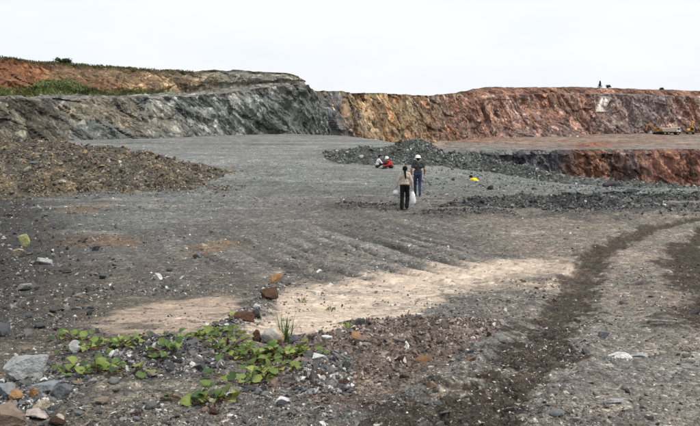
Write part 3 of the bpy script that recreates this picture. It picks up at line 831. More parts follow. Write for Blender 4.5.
def heap_stones(o, key, n, bounds, med, mat, seed, lo, hi, nm='loose_stones'):
    r = np.random.default_rng(seed)
    x, y = pts_on_heap(key, n, r, bounds)
    s_ = scatter(nm, x, y, np.clip(r.lognormal(math.log(med), .55, len(x)), lo, hi), mat, tilt=.8, sink=.15, seed=seed)
    s_.parent = o; s_.matrix_parent_inverse = Matrix.Translation(o.location).inverted()
    return s_

def col_ochre(X, Y):
    n1 = fbm(X * .35, Y * .35, 1.0, 4, .6); n2 = fbm(X * 1.8, Y * 1.8, 2.0, 3, .6)
    c = np.zeros(X.shape + (3,)) + np.array((.12, .105, .08))
    c = cmix(c, (.21, .15, .085), .5 * sstep(-.1, .5, n1 + .3 * n2)); c = cmix(c, (.07, .065, .055), .6 * sstep(.1, .5, n2 - .4 * n1))
    return c
def col_flat(base, dark, light):
    def f(X, Y):
        n1 = fbm(X * .4, Y * .4, 1.0, 4, .6); n2 = fbm(X * 2.0, Y * 2.0, 2.0, 3, .6)
        c = np.zeros(X.shape + (3,)) + np.array(base)
        return cmix(cmix(c, dark, .7 * sstep(0, .5, n1 + .4 * n2)), light, .6 * sstep(.1, .6, n2 - .5 * n1))
    return f
hb = (-26, -6.5, 24, 44)
h_left = heap('left', 'rubble_heap', None, hb, .16, M_heap_ochre, col_ochre)
tag(h_left, 'long heap of yellow-brown broken rock tapering to a point at the left', 'rubble heap')
heap_stones(h_left, 'left', 34000, hb, .085, S_ochre, 21, .035, .5)
xs_ = np.concatenate([r.uniform(-24, -5, 2600), -8 + r.normal(0, 1.2, 300)]); ys_ = np.concatenate([30.5 + .55 * (xs_[:2600] + 10) * .6 + np.abs(r.normal(0, 1.6, 2600)) * -1 + 1.5, 39.5 + r.normal(0, 1.0, 300)])
so = scatter('strewn_stones', xs_, ys_, np.clip(r.lognormal(math.log(.075), .5, len(xs_)), .03, .25), S_ochre, seed=28, tilt=.6)
so.parent = h_left; so.matrix_parent_inverse = Matrix.Translation(h_left.location).inverted()
hb = (-3, 15, 43, 56)
h_mound = heap('mound', 'spoil_heap', None, hb, .14, M_heap_grey, col_flat((.085, .088, .083), (.05, .051, .048), (.14, .145, .135)))
tag(h_mound, 'dark grey spoil heap behind the seated people, peaked at its right end', 'spoil heap')
heap_stones(h_mound, 'mound', 16000, hb, .12, S_grey, 22, .05, .55)
hb = (2.5, 20, 24.5, 32.5)
h_dark = heap('dark', 'rubble_ridge', None, hb, .1, M_heap_grey, col_flat((.085, .085, .083), (.05, .05, .05), (.14, .14, .137)))
tag(h_dark, 'low ridge of nearly black broken slate right of the walkers', 'rubble ridge')
heap_stones(h_dark, 'dark', 16000, hb, .075, S_dark, 23, .03, .34)
hb = (13, 28, 31, 49)
h_berm = heap('berm', 'rubble_berm', None, hb, .16, M_heap_grey, col_flat((.12, .124, .115), (.07, .072, .07), (.19, .195, .18)))
tag(h_berm, 'grey rubble berm along the pit edge at the right', 'rubble berm')
heap_stones(h_berm, 'berm', 9000, hb, .12, S_grey, 24, .05, .5)
_bx = [p[0] for p in HEAPS['brown'][0]]; _by = [p[1] for p in HEAPS['brown'][0]]
hb = (min(_bx) - 1, max(_bx) + 1, min(_by) - 1, max(_by) + 1)
M_heap_brown = tint_mat('heap_brown', scales=(10, 28.0, 70.0), amt=(.5, .6, .5), bscale=30.0)
h_brown = heap('brown', 'rubble_bank', None, hb, .03, M_heap_brown, col_flat((.15, .118, .098), (.085, .07, .06), (.23, .19, .165)))
tag(h_brown, 'low bank of reddish brown stone chips in front of the sand', 'rubble bank')
S_red = stone_mat('red_chips', [(0, (.06, .05, .045)), (.3, (.13, .105, .088)), (.55, (.19, .15, .128)), (.7, (.23, .155, .12)), (.84, (.32, .28, .25)), (.93, (.48, .42, .38)), (1, (.62, .58, .54))])
heap_stones(h_brown, 'brown', 9000, hb, .026, S_red, 25, .012, .11)
# loose grey rubble in the hollow between mound and ridge, and towards the right
x = r.uniform(1, 24, 16000); y = r.uniform(28, 50, 16000)
m = clumpy(x, y, r, .35, 0, .6) & (x > 2 + .12 * (y - 28)) & (x < y * .62)
tag(scatter('rubble', x[m], y[m], np.clip(r.lognormal(math.log(.09), .5, m.sum()), .04, .4), S_grey, seed=26, tilt=.7), 'grey broken rock spread over the slope down to the pit')
x = np.concatenate([r.uniform(-.6, 2.2, 900), r.uniform(2.6, 6, 700), r.uniform(7, 16, 2500)])
y = np.concatenate([r.normal(26.1, .5, 900), r.normal(24.3, .4, 700), r.normal(25.0, .8, 2500)])
tag(scatter('rubble', x, y, np.clip(r.lognormal(math.log(.06), .5, len(x)), .03, .25), S_dark, seed=27, tilt=.7), 'thin dark streaks of slate rubble around the walkers')

# ------------------------------------------------------------------ rocks one can pick out
def ico(sub):
    bm = bmesh.new(); bmesh.ops.create_icosphere(bm, subdivisions=sub, radius=1.0)
    V = np.array([v.co for v in bm.verts]); F = np.array([[v.index for v in f.verts] for f in bm.faces]); bm.free()
    return V, F
def rock_mesh(seed, mat, dims, sub=3, planes=11, rough=.05, round_=0.0):
    r = np.random.default_rng(seed); V, F = ico(sub)
    n = r.normal(size=(planes, 3)); n /= np.linalg.norm(n, axis=1)[:, None]
    n = np.concatenate([n, np.eye(3), -np.eye(3)])
    dd = np.concatenate([r.uniform(.42, .85, planes), np.full(6, .95)])
    dot = V @ n.T
    rad = np.where(dot > .05, dd[None] / np.maximum(dot, .05), 9).min(1)
    rad = rad * (1 - round_) + round_ * .95
    rad = rad * (1 + rough * fbm(V[:, 0] * 2 + seed, V[:, 1] * 2, V[:, 2] * 2, 4, .6))
    P = V * rad[:, None]
    P = P / (P.max(0) - P.min(0)) * np.array(dims)
    P[:, 2] -= P[:, 2].min()
    return mesh_np('rock', P, F, mat, smooth=round_ > .3)
def rock_mat(name, c, patch=None, scale=18.0):
    lo = tuple(k * .72 for k in c); hi = tuple(k * 1.2 for k in c)
    return stone_mat(name, [(0, lo), (1, hi)] if False else [(0, c), (1, c)], scale, patch)
RM = {
    'pale': rock_mat('rock_pale_grey', (.34, .345, .34)), 'palerust': rock_mat('rock_grey_rust', (.33, .335, .33), ((.20, .11, .05), 5.0, .60)),
    'blue': rock_mat('rock_blue_grey', (.22, .235, .25)), 'brown': rock_mat('rock_brown', (.20, .15, .11), ((.32, .27, .25), 6.0, .55)),
    'orange': rock_mat('rock_orange', (.36, .21, .10)), 'dark': rock_mat('rock_dark', (.055, .05, .05)), 'dbrown': rock_mat('rock_dark_brown', (.10, .055, .035)),
    'cream': rock_mat('rock_cream', (.44, .415, .37), ((.47, .34, .16), 9.0, .50)), 'white': rock_mat('rock_white', (.66, .65, .62)), 'pink': rock_mat('rock_pinkish', (.44, .37, .32)),
    'tan': rock_mat('rock_tan', (.38, .33, .24)), 'yellow': rock_mat('rock_yellow_green', (.33, .32, .15)), 'slate': rock_mat('rock_slate', (.13, .135, .14)), 'grey': rock_mat('rock_grey', (.24, .24, .23)),
}
def px_size(u, v):
    x, y = hit(u, v)
    return x, y, math.sqrt(x * x + y * y + (CAM_Z - float(G(x, y))) ** 2) / FPX * 1.0
def rock(u, v, w, h, mat, label, seed, deep=.8, rz=None, round_=0.0, sink=.12, name='rock', planes=11, group=None):
    x, y, m = px_size(u, v)
    W, H = w * m, h * m * 1.05
    D = W * deep
    me = rock_mesh(seed, RM[mat], (W, D, H / (1 - sink)), 4 if w > 14 else 3, planes, .05, round_)
    y += D * .35
    o = add_obj(name, me, None, (x, y, float(TOP(x, y)) - H * sink), (0, 0, rz or 0))
    return tag(o, label, 'rock', group)
rock(19, 386, 37, 21, 'palerust', 'large pale grey angular rock with rusty underside near lower left corner', 3, .8)
rock(-6, 448, 42, 30, 'brown', 'brown rock cut off by the lower left corner of the picture', 8, .8, .4)
rock(5, 401, 22, 12, 'blue', 'bluish grey rock below the large pale rock at the left edge', 12, .7)
rock(15, 405, 11, 10, 'orange', 'small orange and grey stone between the bluish rock and the corner rock', 14)
rock(33, 401, 9, 10, 'orange', 'tiny upright orange stone below the large pale rock', 15, .6)
rock(59, 404, 20, 13, 'slate', 'smooth slate grey stone right of the tiny orange stone', 17, .7)
rock(47, 396, 22, 8, 'blue', 'flat bluish slab lying behind the smooth slate stone', 18, .6, .3)
rock(42, 413, 18, 8, 'tan', 'tan pointed slab near lower left corner', 21, .5, .6)
rock(33, 421, 22, 7, 'pink', 'flat pinkish slab at the bottom edge near the corner rock', 22, .6, -.2)
rock(58, 423, 12, 7, 'pink', 'small pinkish stone at the bottom edge below the slate stone', 23)
rock(73, 364, 15, 10, 'pale', 'pale stone among the leftmost creeping leaves', 24)
rock(271, 347, 24, 15, 'cream', 'rounded cream boulder with yellow stain beside the grass tuft', 31, .8, 0, .55)
rock(258, 346, 9, 11, 'dbrown', 'dark stone leaning on the left side of the cream boulder', 32)
rock(294, 349, 9, 9, 'slate', 'small dark slate stone on the right side of the cream boulder', 33)
rock(243, 328, 20, 9, 'dbrown', 'dark brown flat rock at the near end of the stony line across the sand', 34, .6)
rock(255, 322, 13, 9, 'dark', 'blackish rock behind the dark brown flat rock on the stony line', 35)
rock(268, 305, 17, 11, 'dbrown', 'brown triangular rock midway along the stony line across the sand', 36, .6, .3, planes=6)
rock(277, 283, 13, 9, 'orange', 'orange rock at the far end of the stony line across the sand', 37, .7, planes=7)
rock(257, 313, 8, 5, 'white', 'small whitish stone on the stony line across the sand', 38)
rock(360, 332, 10, 11, 'slate', 'dark upright stone at the front edge of the sand', 39, .7)
rock(326, 349, 12, 5, 'white', 'small white chip right of the grass tuft', 40, .6)
rock(356, 355, 10, 8, 'orange', 'rust orange stone on the reddish rubble bank', 41, .6, .5, planes=6)
rock(231, 400, 17, 6, 'white', 'white slab below the creeping plants at the bottom', 42, .5, -.4)
rock(280, 404, 15, 5, 'white', 'flat white chip right of the white slab near the bottom', 43, .5, .1)
rock(620, 360, 22, 5, 'white', 'larger white flake on the dirt road at right', 44, .5, .1, planes=7)
rock(640, 358, 17, 3, 'pale', 'thin pale flake right of the larger white flake on the road', 45, .4)
rock(613, 406, 17, 3.5, 'pale', 'thin pale flake on the road near the bottom edge', 46, .4)
rock(604, 341, 10, 6, 'slate', 'dark stone on the road above the white flake', 47)
rock(24, 246, 11, 10, 'yellow', 'yellow-green stone on the dark rubble at the left edge', 48)
rock(18, 256, 12, 7, 'tan', 'ochre stone below the yellow-green stone at the left edge', 49)
rock(40, 264, 16, 6, 'pale', 'pale slab right of the ochre stone on the left rubble', 50, .6)
rock(22, 292, 14, 6, 'grey', 'grey slab lying on the left bank above the creeping plants', 51, .6)
rock(157, 279, 8, 6, 'white', 'white stone alone on the grey floor left of the sand', 52)
rock(205, 250, 8, 5, 'tan', 'tan stone on the rusty stain left of centre', 53)
rock(197, 258, 9, 5, 'slate', 'dark stone beside the rusty stain left of centre', 54)
rock(614, 187, 22, 6, 'dark', 'big dark slab lying on the rubble by the pit edge at right', 55, .6, .2, planes=7)
rock(608, 195, 24, 5, 'slate', 'dark slab in front of the big slab by the pit edge', 56, .5, -.2, planes=7)
rock(632, 194, 13, 5, 'slate', 'small dark slab right of the big slab by the pit edge', 57, .5)
rock(361, 160, 4, 3, 'white', 'white stone on the slope left of the seated people', 58)
rock(463, 262, 7, 4, 'slate', 'dark stone just behind the right end of the sand', 59)
# more stones of which nothing sets one apart from the next
def rock_field(n, fn, label, group, mats, seed, smin, smax):
    r = np.random.default_rng(seed)
    protos = [rock_mesh(seed * 10 + k, RM[mats[k % len(mats)]], (1, r.uniform(.6, .9), r.uniform(.35, .6)), 2, 9) for k in range(6)]
    made, objs = [], []
    for i in range(n):
        x, y = fn(r); s_ = r.uniform(smin, smax) * (.8 if r.random() < .7 else 1.3)
        made.append((x / y, y))
        o = add_obj('rock', protos[i % 6], None, (x, y, float(TOP(np.array([x]), np.array([y]))[0]) - .06 * s_), (r.normal(0, .15), r.normal(0, .15), r.uniform(0, 6.28)), (s_, s_, s_))
        words = {'grey': 'mid-grey', 'slate': 'dark slate', 'tan': 'tan', 'pale': 'pale grey', 'dark': 'blackish', 'pink': 'pinkish', 'dbrown': 'dark brown', 'orange': 'rusty orange', 'brown': 'brown'}
        big = 'larger' if s_ > (smin + smax) * .5 else 'smaller'
        tag(o, '%s %s %s' % (big, words[mats[i % 6]], label), 'rock', group); objs.append(o)
    a_ = np.array(made); q1, q2 = np.quantile(a_[:, 0], (.33, .67)); ym = np.median(a_[:, 1])
    for o, (t_, y_) in zip(objs, made):
        o['label'] += ', %s %s' % ('far' if y_ > ym else 'near', 'left' if t_ < q1 else 'right' if t_ > q2 else 'middle')
def px_pick(poly):
    p = np.array(poly)
    def f(r):
        while True:
            u, v = r.uniform(p[:, 0].min(), p[:, 0].max()), r.uniform(p[:, 1].min(), p[:, 1].max())
            if poly_sd(np.array([u]), np.array([v]), poly)[0] > 0: return hit(u, v)
    return f
rock_field(46, px_pick([(0, 200), (40, 205), (110, 240), (110, 300), (80, 330), (0, 345)]), 'slabby stone on the left bank above the creeping plants', 'loose stones on the left bank', ['slate', 'slate', 'tan', 'pale', 'dark', 'grey'], 61, .06, .15)
rock_field(40, px_pick([(110, 225), (420, 225), (400, 262), (250, 290), (120, 290)]), 'stone lying on the grey floor behind the sand', 'loose stones on the grey floor', ['slate', 'grey', 'slate', 'tan', 'pale', 'dark'], 62, .05, .12)
rock_field(40, px_pick([(30, 350), (200, 380), (330, 400), (330, 426), (40, 426)]), 'stone along the bottom edge below the creeping plants', 'loose stones along the bottom edge', ['pale', 'slate', 'pink', 'tan', 'grey', 'dbrown'], 63, .03, .075)
rock_field(36, px_pick([(310, 372), (340, 335), (440, 318), (450, 345), (380, 400), (320, 400)]), 'stone lying on the reddish rubble bank', 'loose stones on the rubble bank', ['pink', 'dbrown', 'pink', 'orange', 'grey', 'brown'], 64, .035, .08)
rock_field(34, px_pick([(450, 300), (700, 290), (700, 426), (470, 426)]), 'stone lying on the dirt road', 'loose stones on the road', ['grey', 'slate', 'pale', 'tan', 'grey', 'dark'], 65, .03, .075)
rock_field(40, px_pick([(430, 160), (500, 158), (560, 185), (700, 192), (700, 204), (450, 196)]), 'boulder on the grey rubble slope by the pit edge', 'loose boulders by the pit edge', ['slate', 'grey', 'dark', 'grey', 'slate', 'pale'], 66, .14, .32)
rock_field(40, px_pick([(10, 150), (110, 150), (210, 172), (120, 186), (10, 200)]), 'boulder on the yellow-brown rubble heap', 'loose boulders on the left heap', ['tan', 'orange', 'slate', 'brown', 'dbrown', 'orange'], 67, .16, .34)

# ------------------------------------------------------------------ plants
def leaf_mesh(name, mat, seed):
    r = np.random.default_rng(seed)
    n = 7; V, F = [], []
    for i in range(n):                                   # midrib and two edges, heart-shaped outline, folded and cupped
        t = i / (n - 1)
        w = .52 * math.sin(math.pi * min(1, t * .93 + .07) ** .62) ** .8 if 0 < i < n - 1 else (.20 if i == 0 else .0)
        zc = .16 * math.sin(t * 2.6) - .18 * t * t
        by = t - (.10 if i == 0 else 0)
        V += [(0, t, zc), (-w, by + r.normal(0, .015), zc + .20 * w + r.normal(0, .015)), (w, by + r.normal(0, .015), zc + .20 * w + r.normal(0, .015))]
    for i in range(n - 1):
        a, b = 3 * i, 3 * i + 3
        F += [(a, b, b + 1, a + 1), (a, a + 2, b + 2, b)]
    return mesh_np(name, np.array(V), np.array(F), mat)
def leaf_mat(name, c1, c2):
    m, nt, b = new_mat(name)
    oi = N(nt, 'ShaderNodeObjectInfo')
    c = ramp(nt, oi.outputs['Random'], [(0, c1), (.6, tuple((p + q_) / 2 for p, q_ in zip(c1, c2))), (1, c2)])
    tc = N(nt, 'ShaderNodeTexCoord'); nz = N(nt, 'ShaderNodeTexNoise', Scale=5.0, Detail=4.0)
    nt.links.new(tc.outputs['Object'], nz.inputs['Vector'])
    c = mixc(nt, c, ramp(nt, nz.outputs['Fac'], [(.3, (.75, .75, .7)), (.7, (1.25, 1.2, 1.1))]), .8, 'MULTIPLY')
    nt.links.new(c, b.inputs['Base Color']); b.inputs['Roughness'].default_value = .55; b.inputs['Specular IOR Level'].default_value = .35
    tr = N(nt, 'ShaderNodeBsdfTranslucent'); nt.links.new(c, tr.inputs['Color'])
    mx = N(nt, 'ShaderNodeMixShader'); mx.inputs[0].default_value = .25
    nt.links.new(b.outputs[0], mx.inputs[1]); nt.links.new(tr.outputs[0], mx.inputs[2])
    nt.links.new(mx.outputs[0], nt.nodes['Material Output'].inputs['Surface'])
    return m
M_leaf = leaf_mat('leaf_green', (.06, .12, .022), (.27, .32, .075))
M_leafd = leaf_mat('leaf_dark', (.03, .06, .018), (.09, .15, .035))
M_stem = plain('stem_red', (.10, .05, .03), .7, .3, 40)
M_grass = leaf_mat('grass_green', (.07, .13, .025), (.17, .24, .06))
LEAVES = [leaf_mesh('leaf', M_leaf, k) for k in range(4)] + [leaf_mesh('leaf', M_leafd, k + 9) for k in range(2)]

def tube(V, F, pts, rads, n=5):
    pts = [np.array(p, float) for p in pts]
    base = len(V)
    for i, p in enumerate(pts):
        d = pts[min(i + 1, len(pts) - 1)] - pts[max(i - 1, 0)]; d /= np.linalg.norm(d) + 1e-9
        a = np.cross(d, (0, 0, 1) if abs(d[2]) < .9 else (1, 0, 0)); a /= np.linalg.norm(a); b = np.cross(d, a)
        for k in range(n):
            an = 2 * math.pi * k / n
            V.append(p + rads[i] * (a * math.cos(an) + b * math.sin(an)))
    for i in range(len(pts) - 1):
        for k in range(n):
            k2 = (k + 1) % n
            F.append((base + i * n + k, base + i * n + k2, base + (i + 1) * n + k2, base + (i + 1) * n + k))

def plant(u, v, n, spread, label, seed, size=.050, dark=.15, aspect=1.7, lift=.055):
    r = np.random.default_rng(seed)
    x0, y0 = hit(u, v)
    z0 = float(TOP(np.array([x0]), np.array([y0]))[0])
    root = empty('creeping_plant', (x0, y0, z0))
    tag(root, label, 'plant', 'creeping plants in the foreground')
    V, F = [], []
    for i in range(n):
        a, d = r.uniform(0, 6.28), math.sqrt(r.random()) * spread
        x, y = math.cos(a) * d * aspect, math.sin(a) * d
        zg = float(TOP(np.array([x0 + x]), np.array([y0 + y]))[0]) - z0
        h = max(.015, r.normal(lift, .035) * (1 - .5 * d / spread))
        s_ = size * r.uniform(.45, 1.4)
        k = r.integers(0, 4) if r.random() > dark else r.integers(4, 6)
        o = add_obj('leaf', LEAVES[k], root, (x, y, zg + h), (r.normal(.15, .3), r.normal(0, .3), r.uniform(0, 6.28)), (s_, s_, s_))
        m = np.array((x * .55, y * .55, zg * .5 + h * .45))
        tube(V, F, [(x * .3, y * .3, zg * .3 - .01), m, (x, y, zg + h)], (.0035, .003, .0018))
    add_obj('stem', mesh_np('stem', np.array(V), np.array(F), M_stem), root)
    return root
PL = [
    (76, 341, 11, .11, 'dark leafy tuft at the upper end of the left plant patch', .45), (89, 357, 15, .14, 'leafy creeping plant beside the pale stone in the left plant patch', .1), (113, 361, 18, .16, 'leafy creeping plant at the right side of the left plant patch', .1),
    (78, 381, 9, .10, 'small leafy plant at the lower left of the left plant patch', .2), (97, 379, 10, .11, 'small leafy plant at the bottom of the left plant patch', .2),
    (142, 349, 12, .13, 'sparse creeping plant at the left end of the middle plant strip', .2), (163, 348, 15, .13, 'creeping plant in the middle strip just right of its left end', .35), (187, 346, 17, .15, 'creeping plant in the middle strip along the edge of the sand', .15),
    (212, 346, 18, .15, 'bright creeping plant in the middle strip nearest the stony line', .1), (172, 368, 9, .09, 'small dark plant alone on the slate hump', .4), (228, 356, 18, .15, 'lush creeping plant at the left of the boulder patch', .08),
    (247, 364, 20, .16, 'lush creeping plant in the middle of the boulder patch', .08), (265, 360, 18, .14, 'lush creeping plant directly in front of the cream boulder', .08), (288, 363, 17, .14, 'creeping plant below the grass tuft', .08),
    (306, 366, 9, .10, 'thin creeping plant at the right end of the boulder patch', .1), (268, 378, 15, .13, 'creeping plant at the lower right of the boulder patch', .1), (243, 382, 12, .13, 'creeping plant at the lower left of the boulder patch', .15),
    (216, 404, 8, .09, 'small bright plant beside the white slab near the bottom', .1), (196, 400, 8, .10, 'dark small plant left of the white slab near the bottom', .5), (130, 379, 6, .09, 'tiny sprig between the left plant patch and the slate hump', .3)]
for i, (u, v, n, sp_, lb, dk) in enumerate(PL): plant(u, v, int(n * 2.3), sp_ * 1.12, lb, 300 + i, dark=dk)
for i, (u, v, lb) in enumerate([(331, 310, 'tiny green weed on the open sand'), (302, 303, 'tiny green weed on the sand near the brown triangular rock'), (345, 329, 'tiny weed at the front edge of the sand'), (232, 330, 'tiny weed at the near end of the stony line')]):
    plant(u, v, 5, .05, lb, 340 + i, .05, .2, 1.3, .04)

def grass_tuft(u, v, n, h, label, seed):
    r = np.random.default_rng(seed); x0, y0 = hit(u, v); z0 = float(TOP(np.array([x0]), np.array([y0]))[0])
    root = empty('grass_tuft', (x0, y0, z0)); tag(root, label, 'grass')
    bl = []
    for k in range(4):
        V, F = [], []
        for i in range(6):
            t = i / 5; w = .022 * (1 - t ** 1.6) + .002; bend = (.12, .25, .4, .55)[k] * t ** 2
            V += [(-w, bend, t - .25 * bend * t), (w, bend, t - .25 * bend * t)]
        for i in range(5): F.append((2 * i, 2 * i + 1, 2 * i + 3, 2 * i + 2))
        bl.append(mesh_np('blade', np.array(V), np.array(F), M_grass))
    for i in range(n):
        s_ = h * r.uniform(.45, 1.05)
        add_obj('blade', bl[r.integers(0, 4)], root, (r.normal(0, .02), r.normal(0, .02), -.01), (r.normal(0, .12), r.normal(0, .22), r.uniform(0, 6.28)), (s_ * 1.0, s_, s_))
grass_tuft(287, 345, 34, .27, 'upright grass tuft behind the cream boulder at the edge of the sand', 5)

# grass and scrub on the left bank and its top edge
V_, TT_, GR_ = LEFT['V'], LEFT['TT'], LEFT['gr']
r = np.random.default_rng(41)
pts = V_[(GR_ > .35) & (TT_ > 1.9)]
edge_m = (TT_ > 2.95) & (TT_ < 3.03) & (LEFT['S'] < UB[210])
e = V_[edge_m]
def tufts(name, P, n, size, mat, r):
    P = P[r.integers(0, len(P), n)] + r.normal(0, .25, (n, 3)) * np.array((1, 1, .1))
    V, F = [], []
    k = 6
    a = r.uniform(0, 6.28, (n, k)); ln = size * r.uniform(.4, 1.2, (n, k)); lean = r.uniform(.1, .9, (n, k))
    tip = np.stack([np.cos(a) * lean * ln, np.sin(a) * lean * ln, ln], -1)
    wv = np.stack([-np.sin(a), np.cos(a), 0 * a], -1) * (ln * .22)[..., None]
    b = P[:, None] + np.stack([np.cos(a), np.sin(a), 0 * a], -1) * size * .15
    V = np.stack([b - wv, b + wv, P[:, None] + tip], 2).reshape(-1, 3)
    return add_obj(name, mesh_np(name, V, np.arange(len(V)).reshape(-1, 3), mat, smooth=False))
def stuff_leaf(name, stops):
    m, nt, b = new_mat(name); g = N(nt, 'ShaderNodeNewGeometry')
    nt.links.new(ramp(nt, g.outputs['Random Per Island'], stops), b.inputs['Base Color']); return m
M_scrub = stuff_leaf('bank_grass', [(0, (.09, .125, .04)), (.5, (.15, .20, .07)), (.85, (.20, .24, .09)), (1, (.26, .24, .12))])
M_dry = stuff_leaf('top_grass', [(0, (.08, .095, .035)), (.5, (.14, .145, .06)), (1, (.22, .19, .10))])
tag(tufts('grass', pts, 2600, .17, M_scrub, r), 'green grass and scrub growing along the earth bank at left', kind='stuff')
tag(tufts('grass', e, 4000, .20, M_dry, r), 'dry grass fringe along the hilltop edge at left', kind='stuff')

# trees and bushes on the skyline
M_bark = plain('bark', (.09, .07, .05), .9, .3, 12)
M_conif = stuff_leaf('conifer_needles', [(0, (.018, .035, .018)), (.6, (.035, .06, .03)), (1, (.06, .09, .04))])
M_bush = stuff_leaf('bush_leaves', [(0, (.02, .035, .014)), (.6, (.045, .07, .025)), (1, (.08, .11, .04))])
def tree(name, loc, h, w, label, seed, conifer=False, n=900):
    r = np.random.default_rng(seed); root = empty(name, loc); tag(root, label, 'tree' if 'tree' in name else 'bush')
    V, F = [], []
    tube(V, F, [(0, 0, -.4), (0.03 * h, 0, h * .5), (0, 0, h * .95)], (.05 * w + .03, .03 * w + .02, .01), 7)
    for k in range(7):
        a = k * 2.4; z = h * (.25 + .09 * k); L = w * .45 * (1 - .09 * k)
        tube(V, F, [(0, 0, z), (math.cos(a) * L * .6, math.sin(a) * L * .6, z + .12 * h), (math.cos(a) * L, math.sin(a) * L, z + .16 * h)], (.03 * w, .02 * w, .006 * w), 5)
    add_obj('trunk', mesh_np('trunk', np.array(V), np.array(F), M_bark), root)
    if conifer:
        t = r.random(n) ** .7; rad = w * .5 * (1 - t) * r.uniform(.3, 1, n) ** .5 * (.75 + .4 * np.sin(t * 30)) + .05
        a = r.uniform(0, 6.28, n); P = np.stack([np.cos(a) * rad, np.sin(a) * rad, h * (.1 + .9 * t)], -1)
    else:
        cs = np.stack([r.uniform(-.38, .38, 9) * w, r.uniform(-.3, .3, 9) * w, h * r.uniform(.3, .8, 9)], -1)
        P = cs[r.integers(0, 9, n)] + r.normal(0, .11, (n, 3)) * np.array((w, w, h))
        P[:, 2] = np.clip(P[:, 2], .02, h)
    s_ = .085 * max(w, h * .5) * r.uniform(.6, 1.3, n)
    R3 = rot_mats(n, r, 1.0); q3 = np.array([(-.5, 0, 0), (.5, 0, 0), (.25, 1, .1), (-.25, 1, .1)])
    Vv = (P[:, None] + np.einsum('nij,kj->nki', R3, q3) * s_[:, None, None]).reshape(-1, 3)
    add_obj('crown', mesh_np('crown', Vv, np.arange(len(Vv)).reshape(-1, 4), M_conif if conifer else M_bush, smooth=False), root)
def skyline(P, u, back=2.0):
    """a point on a cliff's top line below photo column u"""
    row = P.reshape(-1, P.shape[-2], 3) if P.ndim == 3 else P
    uu = 350 + FPX * row[..., 0] / row[..., 1]
    k = np.argmin(np.abs(uu - u)); p = row.reshape(-1, 3)[k]
    return p
ftop = FV[129]; ltop = V_[np.argmax(TT_[:, 0] >= 3.0)]
p = skyline(ftop[None], 597); tree('conifer_tree', (p[0], p[1] + 1, p[2] - .4), 3.6, 2.3, 'small dark conifer on the skyline above the red cliff', 1, True)
p = skyline(ftop[None], 605); tree('bush', (p[0], p[1] + 1, p[2] - .3), 1.9, 2.1, 'round dark bush right of the conifer on the skyline', 2)
p = skyline(ftop[None], 658); tree('bush', (p[0], p[1] + 1, p[2] - .3), 1.2, 2.2, 'low bush on the skyline above the excavators', 3)
p = skyline(ltop[None], 68); tree('bush', (p[0], p[1] + .6, p[2] - .2), 1.05, 1.9, 'larger dark bush on the hilltop at far left', 4)
p = skyline(ltop[None], 59); tree('bush', (p[0], p[1] + .6, p[2] - .2), .6, .9, 'smaller thin bush left of the larger hilltop bush', 5, n=260)
p = skyline(ltop[None], 241)
V, F = [], []; tube(V, F, [(0, 0, -.3), (0, 0, .5), (.02, 0, .75)], (.06, .06, .05), 6); tube(V, F, [(0, 0, .74), (.02, 0, .82), (.02, 0, .95)], (.07, .09, .05), 6)
tag(add_obj('post', mesh_np('post', np.array(V), np.array(F), M_bark), None, tuple(p)), 'thin dark post on the hilltop above the grey cliff', 'post')

# ------------------------------------------------------------------ people
def capsule(bm, p0, r0, p1, r1, n=10):
    p0, p1 = Vector(p0), Vector(p1); d = p1 - p0
    L = d.length
    if L < 1e-5: d = Vector((0, 0, 1)); L = 1e-5
    d.normalize()
    a = d.cross(Vector((0, 0, 1)) if abs(d.z) < .9 else Vector((1, 0, 0))).normalized(); b = d.cross(a)
    rings = []
    for k in (-80, -50, -20, 0): rings.append((p0 + d * (r0 * math.sin(R(k))), r0 * math.cos(R(k))))
    for k in (0, 20, 50, 80): rings.append((p1 + d * (r1 * math.sin(R(k))), r1 * math.cos(R(k))))
    prev = None; first = None
    for c, rr_ in rings:
        vs = [bm.verts.new(c + (a * math.cos(2 * math.pi * i / n) + b * math.sin(2 * math.pi * i / n)) * rr_) for i in range(n)]
        if prev:
            for i in range(n): bm.faces.new((prev[i], prev[(i + 1) % n], vs[(i + 1) % n], vs[i]))
        else: first = vs
        prev = vs
    bm.faces.new(first[::-1]); bm.faces.new(prev)

